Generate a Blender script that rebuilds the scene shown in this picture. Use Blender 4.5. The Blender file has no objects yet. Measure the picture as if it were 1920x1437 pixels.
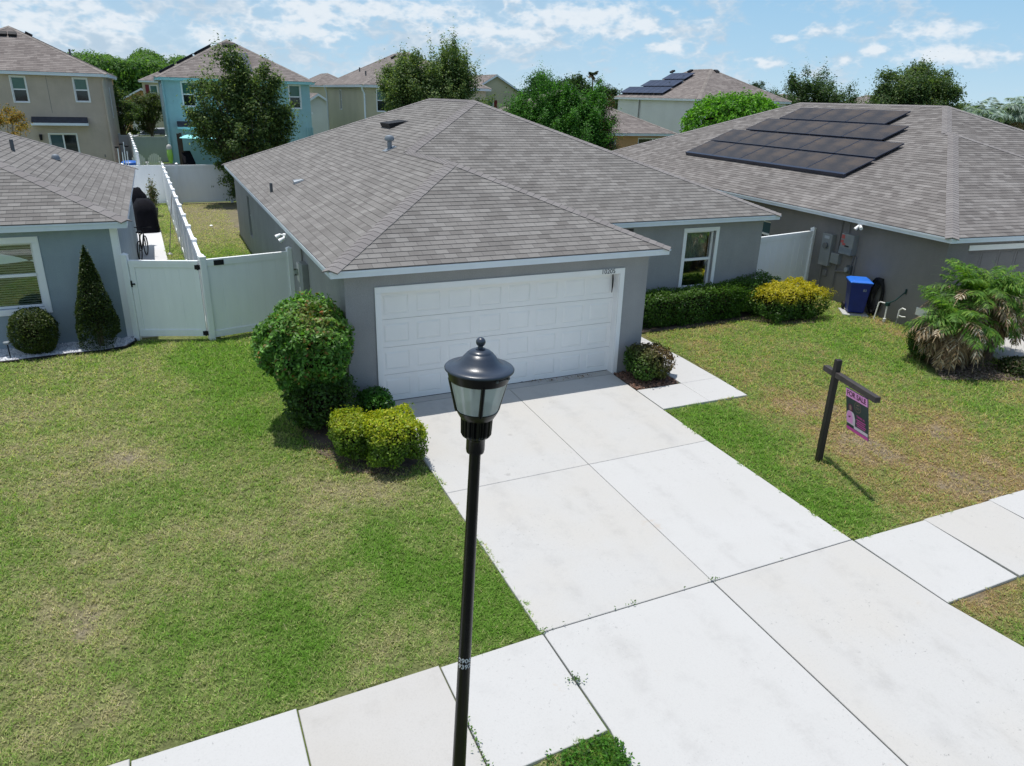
import bpy, math, random
import numpy as np
from mathutils import Matrix, Vector
random.seed(7)
rng = np.random.default_rng(7)
S = bpy.context.scene
COL = S.collection

# ------------------------------------------------------------------ camera
CAM = np.array([-3.172, -12.064, 5.327])
CR = np.array([0.90715222, -0.41994143, 0.02690819])
CU = np.array([0.13034064, 0.34120906, 0.93090692])
CF = np.array([0.4001077, 0.84096705, -0.36426399])
FPX = 1367.38
cd = bpy.data.cameras.new('camera'); cam = bpy.data.objects.new('camera', cd); COL.objects.link(cam)
cd.sensor_width = 36; cd.lens = FPX / 1920 * 36; cd.clip_end = 5000; cd.clip_start = 0.1
M = Matrix([[CR[i], CU[i], -CF[i], CAM[i]] for i in range(3)] + [[0, 0, 0, 1]])
cam.matrix_world = M
S.camera = cam

# ------------------------------------------------------------------ light, sky
SUNV = Vector((-0.09, 0.13, 1.0)).normalized()
SUN_EL = math.asin(SUNV.z); SUN_AZ = math.atan2(SUNV.x, SUNV.y)
sd = bpy.data.lights.new('sun', 'SUN'); sd.energy = 4.0; sd.angle = math.radians(0.5); sd.color = (1, .965, .91)
sun = bpy.data.objects.new('sun', sd); COL.objects.link(sun)
sun.rotation_euler = SUNV.to_track_quat('Z', 'Y').to_euler()
S.view_settings.view_transform = 'Standard'; S.view_settings.look = 'None'
S.view_settings.exposure = 0.10; S.view_settings.gamma = 1
SKY_STRENGTH = 0.115

W = bpy.data.worlds.new('World'); S.world = W; W.use_nodes = True


class NT:
    def __init__(s, tree, clear=True):
        s.t = tree
        if clear: tree.nodes.clear()

    def n(s, typ, **kw):
        nd = s.t.nodes.new(typ)
        for k, v in kw.items():
            if k.startswith('i_'):
                key = k[2:]
                key = int(key) if key.isdigit() else key
                nd.inputs[key].default_value = v
            else: setattr(nd, k, v)
        return nd

    def l(s, a, b): s.t.links.new(a, b)

    def m(s, op, a, b=None, c=None, clamp=False):
        nd = s.n('ShaderNodeMath', operation=op, use_clamp=clamp)
        for i, v in enumerate((a, b, c)):
            if v is None: continue
            if isinstance(v, (int, float)): nd.inputs[i].default_value = v
            else: s.l(v, nd.inputs[i])
        return nd.outputs[0]

    def vm(s, op, a, b=None):
        nd = s.n('ShaderNodeVectorMath', operation=op)
        for i, v in enumerate((a, b)):
            if v is None: continue
            if isinstance(v, (tuple, list)): nd.inputs[i].default_value = v
            else: s.l(v, nd.inputs[i])
        return nd.outputs['Value'] if op in ('DOT_PRODUCT', 'LENGTH') else nd.outputs[0]

    def mix(s, f, a, b, mode='MIX'):
        nd = s.n('ShaderNodeMix', data_type='RGBA', blend_type=mode)
        for i, v in ((0, f), (6, a), (7, b)):
            if isinstance(v, (int, float)): nd.inputs[i].default_value = v
            elif isinstance(v, (tuple, list)): nd.inputs[i].default_value = (*v[:3], 1)
            else: s.l(v, nd.inputs[i])
        return nd.outputs[2]

    def noise(s, vec, scale, detail=3, rough=.5, dim='3D'):
        nd = s.n('ShaderNodeTexNoise', noise_dimensions=dim)
        nd.inputs['Scale'].default_value = scale; nd.inputs['Detail'].default_value = detail
        nd.inputs['Roughness'].default_value = rough
        if vec is not None: s.l(vec, nd.inputs['Vector'])
        return nd.outputs[0]

    def ramp(s, f, stops, interp='LINEAR'):
        nd = s.n('ShaderNodeValToRGB'); cr = nd.color_ramp; cr.interpolation = interp
        while len(cr.elements) < len(stops): cr.elements.new(.5)
        for e, (p, c) in zip(cr.elements, stops):
            e.position = p
            e.color = (c, c, c, 1) if isinstance(c, (int, float)) else (*c, 1)
        s.l(f, nd.inputs[0]); return nd.outputs[0]

    def sstep(s, v, a, b):
        nd = s.n('ShaderNodeMapRange', interpolation_type='SMOOTHSTEP')
        s.l(v, nd.inputs[0]); nd.inputs[1].default_value = a; nd.inputs[2].default_value = b
        return nd.outputs[0]


def px_dir(px, py):
    d = CF * FPX + CR * (px - 960) + CU * (718.5 - py)
    return d / np.linalg.norm(d)


def build_sky():
    t = NT(W.node_tree)
    out = t.n('ShaderNodeOutputWorld')
    sky = t.n('ShaderNodeTexSky', sky_type='NISHITA', sun_disc=False, sun_elevation=SUN_EL, sun_rotation=SUN_AZ,
              air_density=1.15, dust_density=0.5, ozone_density=2.2, altitude=20)
    bg = t.n('ShaderNodeBackground'); bg.inputs[1].default_value = SKY_STRENGTH
    hs = t.n('ShaderNodeHueSaturation', i_Saturation=1.0, i_Value=1.0)
    t.l(sky.outputs[0], hs.inputs['Color']); t.l(hs.outputs[0], bg.inputs[0])
    tc = t.n('ShaderNodeTexCoord'); d = t.vm('NORMALIZE', tc.outputs['Generated'])
    sp = t.n('ShaderNodeSeparateXYZ'); t.l(d, sp.inputs[0]); z = sp.outputs[2]
    st = t.vm('MULTIPLY', d, (1, 1, 1.9))
    n1 = t.noise(st, 10, 8, .62); n2 = t.noise(st, 24, 6, .6); n3 = t.noise(st, 3.0, 3, .5)
    # broad, soft fields of cloud, more of them towards the left of the view
    left = t.vm('DOT_PRODUCT', d, tuple(-CR))
    low = t.n('ShaderNodeBackground'); t.l(t.ramp(z, [(0, (.54, .73, .85)), (.05, (.43, .655, .84)), (.14, (.31, .56, .81)), (.4, (.18, .38, .70))]), low.inputs[0]); low.inputs[1].default_value = .95
    sk = t.n('ShaderNodeMixShader'); t.l(t.sstep(z, .12, .42), sk.inputs[0]); t.l(low.outputs[0], sk.inputs[1]); t.l(bg.outputs[0], sk.inputs[2]); bg = sk
    thr = t.m('MULTIPLY_ADD', left, -.12, .528)
    puff = t.m('MULTIPLY', t.m('SUBTRACT', .10, t.m('ABSOLUTE', t.m('SUBTRACT', t.noise(st, 30, 3, .55), .5))), .55)
    f1 = t.m('ADD', puff, t.m('SUBTRACT', t.m('ADD', t.m('MULTIPLY', n1, .75), t.m('MULTIPLY', n2, .25)), thr))
    soft = t.sstep(f1, -.08, .11)
    band = t.sstep(z, .0, .03)
    dens = t.m('MULTIPLY', t.m('MULTIPLY', soft, .85), band)
    veil = t.m('MULTIPLY', t.sstep(t.m('ADD', n3, t.m('MULTIPLY', left, .35)), .38, .72), .5)
    # single cumulus heads
    heads = [(1205, 45, .034, .012), (1160, 60, .03, .008), (215, 48, .035, .012), (60, 45, .04, .02), (590, 25, .06, .018), (400, 70, .03, .010),
             (1750, 57, .04, .009), (1800, 105, .05, .010), (1545, 60, .022, .008), (1585, 113, .014, .007), (1090, 35, .10, .016),
             (720, 15, .035, .012), (820, 22, .05, .012), (1640, 95, .013, .006), (1475, 72, .014, .004), (1440, 118, .02, .006), (130, 15, .04, .008), (950, 60, .08, .012), (560, 60, .05, .012), (1260, 90, .03, .007)]
    tot = None
    for (px, py, a, b) in heads:
        c = px_dir(px, py); az = np.array([c[1], -c[0], 0]); az /= np.linalg.norm(az)
        dx = t.m('DIVIDE', t.m('SUBTRACT', t.vm('DOT_PRODUCT', d, tuple(az)), float(c @ az)), a)
        dz = t.m('DIVIDE', t.m('SUBTRACT', z, float(c[2])), b)
        r = t.m('SQRT', t.m('ADD', t.m('MULTIPLY', dx, dx), t.m('MULTIPLY', dz, dz)))
        e = t.m('SUBTRACT', 1.0, r)
        tot = e if tot is None else t.m('SMOOTH_MAX', tot, e, .3)
    hn = t.m('ADD', t.m('MULTIPLY_ADD', puff, 6.0, tot), t.m('MULTIPLY', t.m('SUBTRACT', t.noise(st, 38, 6, .62), .5), 2.6))
    head = t.m('MULTIPLY', t.sstep(hn, -.5, .95), .88)
    dens = t.m('MAXIMUM', t.m('MAXIMUM', dens, head), veil)
    shade = t.sstep(t.m('ADD', t.m('ADD', t.m('MULTIPLY', n2, .6), t.m('MULTIPLY', puff, 2.2)), t.m('MULTIPLY', head, .40)), .20, .75)
    ccol = t.mix(shade, (.48, .60, .72), (.82, .87, .92))
    cb = t.n('ShaderNodeBackground'); t.l(ccol, cb.inputs[0]); cb.inputs[1].default_value = .95
    mx = t.n('ShaderNodeMixShader'); t.l(dens, mx.inputs[0]); t.l(bg.outputs[0], mx.inputs[1]); t.l(cb.outputs[0], mx.inputs[2])
    t.l(mx.outputs[0], out.inputs[0])


build_sky()

# ------------------------------------------------------------------ materials
MATS = {}


def newmat(name):
    m = bpy.data.materials.new(name); m.use_nodes = True
    t = NT(m.node_tree)
    out = t.n('ShaderNodeOutputMaterial'); b = t.n('ShaderNodeBsdfPrincipled')
    t.l(b.outputs[0], out.inputs[0]); MATS[name] = m
    return m, t, b, out


def bump(t, b, h, dist=.01, strength=.6):
    n = t.n('ShaderNodeBump'); n.inputs['Distance'].default_value = dist; n.inputs['Strength'].default_value = strength
    t.l(h, n.inputs['Height']); t.l(n.outputs[0], b.inputs['Normal'])


def pm(name, col, rough=.7, var=.12, scale=2.5, bmp=0, bscale=60, metal=0, spec=.5, coat=0, streak=False, fine=0):
    """painted / plain surface with uneven tone and a fine bump"""
    m, t, b, out = newmat(name)
    tc = t.n('ShaderNodeTexCoord'); v = tc.outputs['Object']
    if streak: v = t.vm('MULTIPLY', v, (3, 3, .5))
    n = t.noise(v, scale, 6, .6)
    lo = tuple(c * (1 - var) for c in col); hi = tuple(min(1, c * (1 + var)) for c in col)
    c = t.ramp(n, [(.3, lo), (.7, hi)])
    if fine:
        c = t.mix(fine, c, t.ramp(t.noise(tc.outputs['Object'], 60, 4, .75), [(.3, .45), (.7, 1.35)]), 'MULTIPLY')
        c = t.mix(.5, c, t.ramp(t.noise(t.vm('MULTIPLY', tc.outputs['Object'], (2.2, 2.2, .35)), 1.6, 5, .65), [(.35, .93), (.65, 1.04)]), 'MULTIPLY')
    t.l(c, b.inputs['Base Color'])
    b.inputs['Roughness'].default_value = rough; b.inputs['Metallic'].default_value = metal
    b.inputs['Specular IOR Level'].default_value = spec; b.inputs['Coat Weight'].default_value = coat
    if bmp: bump(t, b, t.noise(tc.outputs['Object'], bscale, 4, .6), bmp, .7)
    return m


pm('stucco_grey', (.315, .315, .32), .9, .10, .9, .006, 38, fine=.32)
pm('stucco_blue_grey', (.30, .36, .40), .9, .10, .9, .006, 38, fine=.32)
pm('stucco_taupe', (.225, .212, .208), .9, .10, .9, .006, 38, fine=.32)
pm('stucco_tan', (.52, .425, .345), .9, .10, .9, .006, 38, fine=.32)
pm('stucco_teal', (.34, .55, .59), .9, .10, .9, .006, 38, fine=.32)
pm('stucco_cream', (.52, .47, .34), .9, .07, .8)
pm('stucco_orange', (.55, .32, .15), .9, .07, .8)
pm('stucco_pale', (.60, .58, .54), .9, .05, .8)
pm('stucco_white', (.66, .67, .66), .9, .06, .8)
pm('paint_white', (.86, .86, .86), .45, .03, 2, .001, 30)
pm('door_white', (.87, .86, .845), .4, .03, 1.2, .0006, 120)
pm('trim_blue_white', (.74, .79, .85), .5, .05, 2)
pm('trim_teal', (.35, .66, .70), .5, .05, 2)
pm('vinyl_white', (.89, .905, .91), .35, .035, 1.4, streak=True)
pm('vinyl_grey', (.58, .60, .60), .35, .04, 1.4, streak=True)
pm('lamp_black', (.005, .005, .006), .32, .25, 8, .0006, 60, spec=.35)
pm('lamp_cap', (.026, .036, .055), .33, .2, 6, .0006, 80, spec=.6)
pm('black_plastic', (.012, .012, .014), .65, .2, 6, spec=.3)
pm('black_fabric', (.006, .006, .009), .85, .3, 5, .02, 9, spec=.12)
pm('stained_wood', (.018, .014, .012), .6, .35, 6, .003, 25, streak=True)
pm('arm_wood', (.045, .036, .033), .6, .35, 6, .003, 25)
pm('grey_metal', (.27, .28, .28), .45, .08, 4, metal=.2)
pm('dark_grey_metal', (.10, .11, .115), .5, .1, 4, metal=.2)
pm('galvanised', (.22, .25, .28), .55, .12, 12, metal=.3)
pm('conduit_grey', (.20, .19, .19), .6, .1, 4)
pm('blue_bin', (.008, .022, .20), .42, .1, 4, .001, 60)
pm('blue_lid', (.02, .15, .62), .4, .1, 4)
pm('pvc_white', (.72, .71, .68), .45, .1, 8)
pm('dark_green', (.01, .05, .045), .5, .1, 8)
pm('bark', (.13, .105, .08), .95, .3, 9, .02, 14)
pm('palm_bark', (.13, .09, .06), .95, .4, 12, .03, 18)
pm('dark_brown', (.05, .03, .022), .6, .2, 4)
pm('burgundy', (.16, .012, .015), .5, .1, 4)
pm('shade_roof_dark', (.045, .045, .055), .85, .3, 6)
pm('asphalt', (.05, .05, .052), .95, .2, 1.5, .004, 120, fine=.5)
pm('kerb_concrete', (.42, .42, .41), .9, .08, 2, .003, 80)
pm('sail_cloth', (.30, .75, .76), .8, .05, 2)
pm('lime_plastic', (.35, .62, .10), .5, .1, 4)
pm('barrel_blue', (.02, .13, .50), .4, .1, 4)
pm('car_silver', (.50, .52, .54), .25, .04, 3, metal=.4)
pm('soil', (.10, .075, .058), 1, .35, 5, .02, 30, fine=.6)
pm('leaf_brown', (.22, .10, .045), .9, .4, 20)
pm('rust', (.10, .05, .02), .8, .3, 10)
pm('text_black', (.008, .008, .008), .5, 0, 1)
pm('text_white', (.70, .70, .70), .5, 0, 1)
pm('sign_dark', (.035, .045, .06), .4, .1, 3)
pm('sign_pink', (.85, .34, .70), .4, .04, 3)
pm('sign_magenta', (.68, .08, .40), .4, 0, 3)
pm('sign_plum', (.12, .015, .08), .4, 0, 3)
pm('sign_pale', (.75, .62, .72), .4, 0, 3)
pm('sign_gold', (.30, .20, .16), .4, 0, 3)
pm('red_sticker', (.50, .10, .09), .5, .1, 3)
pm('grey_sticker', (.45, .47, .50), .5, .1, 3)
pm('wire_cable', (.03, .03, .03), .6, 0, 3)


def mk_concrete(name, base, warm, dirt=.35):
    m, t, b, out = newmat(name)
    tc = t.n('ShaderNodeTexCoord'); v = tc.outputs['Object']
    spv = t.n('ShaderNodeSeparateXYZ'); t.l(v, spv.inputs[0])
    big = t.noise(v, .55, 5, .6); mid = t.noise(v, 2.6, 6, .65); fine = t.noise(v, 55, 4, .7); sp = t.noise(v, 22, 5, .75)
    c = t.mix(t.sstep(big, .35, .65), base, warm)
    c = t.mix(t.m('MULTIPLY', t.sstep(mid, .52, .78), .28), c, tuple(x * .72 for x in base))
    c = t.mix(t.m('MULTIPLY', t.sstep(fine, .45, .8), .35), c, tuple(x * .72 for x in base))
    # dark specks, gathered in patches
    patch = t.sstep(t.noise(v, .9, 4, .6), .45, .68)
    speck = t.m('MULTIPLY', t.sstep(sp, .60, .70), t.m('MULTIPLY', patch, dirt * 1.6))
    c = t.mix(speck, c, (.17, .17, .17))
    vt = t.vm('MULTIPLY', v, (1, .45, 1))
    tr = t.m('MULTIPLY', t.sstep(t.noise(vt, 1.4, 5, .7), .58, .80), dirt * .55)
    c = t.mix(tr, c, (.30, .29, .27))
    # faint wheel tracks, drips, rusty leaf stains and hair cracks
    wob = t.m('MULTIPLY', t.m('SUBTRACT', t.noise(v, .5, 3, .5), .5), .5)
    for xc in (.75, 1.95, 3.1, 4.25):
        dx = t.m('ABSOLUTE', t.m('SUBTRACT', t.m('ADD', spv.outputs[0], wob), xc))
        k = t.m('MULTIPLY', t.m('SUBTRACT', 1, t.sstep(dx, .02, .20)), t.m('MULTIPLY', t.sstep(t.noise(v, 3.1, 5, .7), .38, .7), .22))
        c = t.mix(k, c, (.27, .26, .25))
    vo = t.n('ShaderNodeTexVoronoi', feature='F1'); vo.inputs['Scale'].default_value = 1.1; t.l(v, vo.inputs['Vector'])
    oil = t.m('MULTIPLY', t.m('SUBTRACT', 1, t.sstep(t.m('ADD', vo.outputs['Distance'], t.m('MULTIPLY', fine, .05)), .04, .09)), .45)
    c = t.mix(t.m('MULTIPLY', oil, dirt), c, (.12, .11, .10))
    rs = t.m('MULTIPLY', t.sstep(t.noise(v, 1.7, 4, .8), .66, .78), .35); c = t.mix(rs, c, (.42, .33, .24))
    vc = t.n('ShaderNodeTexVoronoi', feature='DISTANCE_TO_EDGE'); vc.inputs['Scale'].default_value = .42; t.l(t.vm('ADD', v, t.n('ShaderNodeTexNoise', i_Scale=2.2, i_Detail=5.0).outputs[1]), vc.inputs['Vector'])
    ck = t.m('MULTIPLY', t.m('SUBTRACT', 1, t.sstep(vc.outputs[0], .001, .004)), t.sstep(t.noise(v, .35, 2, .5), .52, .6))
    c = t.mix(t.m('MULTIPLY', ck, .0), c, (.16, .15, .14))
    t.l(c, b.inputs['Base Color']); b.inputs['Roughness'].default_value = .9
    b.inputs['Specular IOR Level'].default_value = .25
    bump(t, b, t.m('ADD', t.m('MULTIPLY', fine, .5), mid), .004, .5)
    return m


mk_concrete('concrete', (.475, .468, .455), (.475, .458, .43), .6)
mk_concrete('concrete_cool', (.495, .49, .48), (.485, .478, .465), .5)
mk_concrete('concrete_warm', (.45, .43, .40), (.465, .45, .43), .55)
mk_concrete('concrete_patio', (.60, .60, .62), (.60, .60, .60), .1)


def mk_shingle(name, cols, joint=.32, tab=.30):
    m, t, b, out = newmat(name)
    uv = t.n('ShaderNodeUVMap'); sp = t.n('ShaderNodeSeparateXYZ'); t.l(uv.outputs[0], sp.inputs[0])
    row = t.m('FLOOR', t.m('ADD', sp.outputs[1], .001))
    off = t.m('MULTIPLY', t.m('MODULO', row, 2.0), .5)
    u = t.m('ADD', t.m('DIVIDE', sp.outputs[0], tab), off)
    col = t.m('FLOOR', u); fr = t.m('FRACT', u)
    cb = t.n('ShaderNodeCombineXYZ'); t.l(col, cb.inputs[0]); t.l(row, cb.inputs[1])
    wn = t.n('ShaderNodeTexWhiteNoise', noise_dimensions='2D'); t.l(cb.outputs[0], wn.inputs['Vector'])
    u2 = t.m('FLOOR', t.m('ADD', t.m('DIVIDE', sp.outputs[0], tab * 3), t.m('MULTIPLY', row, .37)))
    cb2 = t.n('ShaderNodeCombineXYZ'); t.l(u2, cb2.inputs[0]); t.l(row, cb2.inputs[1]); cb2.inputs[2].default_value = 3
    wn2 = t.n('ShaderNodeTexWhiteNoise', noise_dimensions='3D'); t.l(cb2.outputs[0], wn2.inputs['Vector'])
    f = t.m('ADD', t.m('MULTIPLY', wn.outputs[0], .76), t.m('MULTIPLY', wn2.outputs[0], .24))
    c = t.ramp(f, [(.12, cols[0]), (.38, cols[1]), (.62, cols[2]), (.9, cols[3])])
    tc = t.n('ShaderNodeTexCoord'); v = tc.outputs['Object']
    g = t.ramp(t.noise(v, 130, 3, .8), [(.28, .68), (.72, 1.25)])
    c = t.mix(1, c, g, 'MULTIPLY')
    st = t.ramp(t.noise(v, .8, 5, .65), [(.3, .88), (.7, 1.08)]); c = t.mix(1, c, st, 'MULTIPLY')
    jt = t.m('MULTIPLY', t.m('SUBTRACT', 1, t.sstep(t.m('ABSOLUTE', t.m('SUBTRACT', fr, .02)), .012, .04)), joint)
    c = t.mix(jt, c, (.05, .048, .05))
    t.l(c, b.inputs['Base Color']); b.inputs['Roughness'].default_value = .95; b.inputs['Specular IOR Level'].default_value = .2
    bump(t, b, t.noise(v, 160, 2, .7), .003, .7)
    return m


mk_shingle('shingle_grey', [(.160, .150, .142), (.190, .180, .171), (.208, .197, .187), (.240, .229, .218)], .5, .24)
mk_shingle('shingle_taupe', [(.145, .132, .126), (.18, .166, .158), (.202, .187, .178), (.245, .229, .219)], .25, .26)
mk_shingle('shingle_far', [(.17, .147, .138), (.20, .174, .163), (.225, .197, .184), (.26, .23, .215)], .1)


def mk_cap(name, c0, c1):
    m, t, b, out = newmat(name)
    g = t.n('ShaderNodeNewGeometry'); tc = t.n('ShaderNodeTexCoord')
    c = t.ramp(g.outputs['Random Per Island'], [(0, c0), (1, c1)])
    c = t.mix(1, c, t.ramp(t.noise(tc.outputs['Object'], 130, 3, .8), [(.28, .7), (.72, 1.22)]), 'MULTIPLY')
    t.l(c, b.inputs['Base Color']); b.inputs['Roughness'].default_value = .95; b.inputs['Specular IOR Level'].default_value = .2


mk_cap('cap_grey', (.20, .185, .182), (.24, .225, .22))
mk_cap('cap_far', (.20, .175, .16), (.28, .25, .23))


def mk_glass_dark(name, col, rough=.06):
    """window pane: mirror-like opaque face; the dim room behind is put into its base colour"""
    m, t, b, out = newmat(name)
    b.inputs['Base Color'].default_value = (*col, 1); b.inputs['Roughness'].default_value = rough
    b.inputs['Specular IOR Level'].default_value = .6; b.inputs['Coat Weight'].default_value = .15
    b.inputs['Coat Roughness'].default_value = .02
    return m


mk_glass_dark('pane_dark', (.010, .016, .016))
mk_glass_dark('pane_green', (.045, .13, .10), .12)
mk_glass_dark('pane_teal', (.05, .10, .11))


def mk_clear_glass(name, tint=(.8, .88, .86), refl=.28):
    m, t, b, out = newmat(name)
    tr = t.n('ShaderNodeBsdfTransparent'); tr.inputs[0].default_value = (*tint, 1)
    gl = t.n('ShaderNodeBsdfGlossy'); gl.inputs['Roughness'].default_value = .03
    fr = t.n('ShaderNodeFresnel'); fr.inputs[0].default_value = 1.5
    f = t.m('ADD', fr.outputs[0], refl * .4)
    mx = t.n('ShaderNodeMixShader'); t.l(f, mx.inputs[0]); t.l(tr.outputs[0], mx.inputs[1]); t.l(gl.outputs[0], mx.inputs[2])
    t.l(mx.outputs[0], out.inputs[0])


mk_clear_glass('window_glass', (.84, .90, .86), .22)


def mk_lamp_glass():
    m, t, b, out = newmat('lamp_glass')
    tr = t.n('ShaderNodeBsdfTransparent'); tr.inputs[0].default_value = (.80, .85, .84, 1)
    df = t.n('ShaderNodeBsdfDiffuse'); df.inputs[0].default_value = (.90, .95, .92, 1)
    tl = t.n('ShaderNodeBsdfTranslucent'); tl.inputs[0].default_value = (.85, .9, .88, 1)
    gl = t.n('ShaderNodeBsdfGlossy'); gl.inputs['Roughness'].default_value = .12
    a = t.n('ShaderNodeMixShader', i_0=.5); t.l(df.outputs[0], a.inputs[1]); t.l(tl.outputs[0], a.inputs[2])
    c = t.n('ShaderNodeMixShader', i_0=.72); t.l(tr.outputs[0], c.inputs[1]); t.l(a.outputs[0], c.inputs[2])
    e = t.n('ShaderNodeMixShader', i_0=.10); t.l(c.outputs[0], e.inputs[1]); t.l(gl.outputs[0], e.inputs[2])
    t.l(e.outputs[0], out.inputs[0])


mk_lamp_glass()


def mk_solar(name, c0, c1, dust):
    m, t, b, out = newmat(name)
    tc = t.n('ShaderNodeTexCoord'); v = tc.outputs['Object']
    n = t.noise(v, 1.1, 5, .6)
    c = t.mix(t.sstep(n, .3, .7), c0, c1)
    n2 = t.sstep(t.noise(t.vm('MULTIPLY', v, (1, .6, 1)), 2.2, 6, .7), .45, .8)
    c = t.mix(t.m('MULTIPLY', n2, dust), c, (.13, .085, .045))
    # cell lines
    sp = t.n('ShaderNodeSeparateXYZ'); t.l(v, sp.inputs[0])
    for ax, per in ((1, .158), (0, .16)):
        fr = t.m('ABSOLUTE', t.m('SUBTRACT', t.m('FRACT', t.m('DIVIDE', sp.outputs[ax], per)), .5))
        c = t.mix(t.m('MULTIPLY', t.sstep(fr, .47, .495), .35), c, (.06, .065, .075))
    t.l(c, b.inputs['Base Color']); b.inputs['Roughness'].default_value = .5
    b.inputs['Specular IOR Level'].default_value = .3; b.inputs['Coat Weight'].default_value = .08; b.inputs['Coat Roughness'].default_value = .2


mk_solar('solar_cells', (.018, .015, .016), (.045, .035, .030), .65)
mk_solar('solar_cells_far', (.012, .02, .05), (.03, .045, .09), .1)
pm('solar_frame', (.015, .022, .045), .35, .15, 5)


def mk_leaf(name, transl=.35, rough=.45, spec=.4):
    m, t, b, out = newmat(name)
    at = t.n('ShaderNodeAttribute', attribute_name='Col')
    g = t.n('ShaderNodeNewGeometry')
    k = t.ramp(g.outputs['Random Per Island'], [(0, .62), (1, 1.38)])
    c = t.mix(1, at.outputs[0], k, 'MULTIPLY')
    t.l(c, b.inputs['Base Color']); b.inputs['Roughness'].default_value = rough; b.inputs['Specular IOR Level'].default_value = spec
    tl = t.n('ShaderNodeBsdfTranslucent')
    t.l(t.mix(1, c, (1.7, 1.8, .8), 'MULTIPLY'), tl.inputs[0])
    mx = t.n('ShaderNodeMixShader', i_0=transl); t.l(b.outputs[0], mx.inputs[1]); t.l(tl.outputs[0], mx.inputs[2])
    t.l(mx.outputs[0], out.inputs[0])
    return m


mk_leaf('leaves', .4, .55, .25); mk_leaf('leaves_glossy', .35, .48, .3); mk_leaf('grass_blades', .45, .7, .15); mk_leaf('dead_fronds', .1, .8, .2)


def mk_ground():
    m, t, b, out = newmat('turf_ground')
    at = t.n('ShaderNodeAttribute', attribute_name='Col'); tc = t.n('ShaderNodeTexCoord'); v = tc.outputs['Object']
    c = t.mix(1, at.outputs[0], t.ramp(t.noise(v, 28, 5, .75), [(.3, .45), (.7, 1.3)]), 'MULTIPLY')
    c = t.mix(1, c, t.ramp(t.noise(v, 4, 5, .7), [(.3, .75), (.7, 1.2)]), 'MULTIPLY')
    t.l(c, b.inputs['Base Color']); b.inputs['Roughness'].default_value = 1; b.inputs['Specular IOR Level'].default_value = .1
    bump(t, b, t.noise(v, 40, 4, .7), .02, .8)
    m, t, b, out = newmat('far_ground')
    tc = t.n('ShaderNodeTexCoord'); v = tc.outputs['Object']
    c = t.ramp(t.noise(v, .35, 8, .65), [(.3, (.07, .115, .03)), (.5, (.11, .15, .045)), (.72, (.19, .17, .085))])
    c = t.mix(1, c, t.ramp(t.noise(v, 14, 4, .7), [(.3, .6), (.7, 1.25)]), 'MULTIPLY')
    t.l(c, b.inputs['Base Color']); b.inputs['Roughness'].default_value = 1; b.inputs['Specular IOR Level'].default_value = .1


mk_ground()

# ------------------------------------------------------------------ geometry helpers
I4 = Matrix.Identity(4)


def tag(o, label=None, cat=None, group=None, kind=None):
    if label: o['label'] = label
    if cat: o['category'] = cat
    if group: o['group'] = group
    if kind: o['kind'] = kind
    return o


def thing(name, label, cat, loc=(0, 0, 0), rotz=0, group=None):
    o = bpy.data.objects.new(name, None); COL.objects.link(o); o.empty_display_size = .3
    o.location = loc; o.rotation_euler = (0, 0, rotz)
    return tag(o, label, cat, group)


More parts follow.
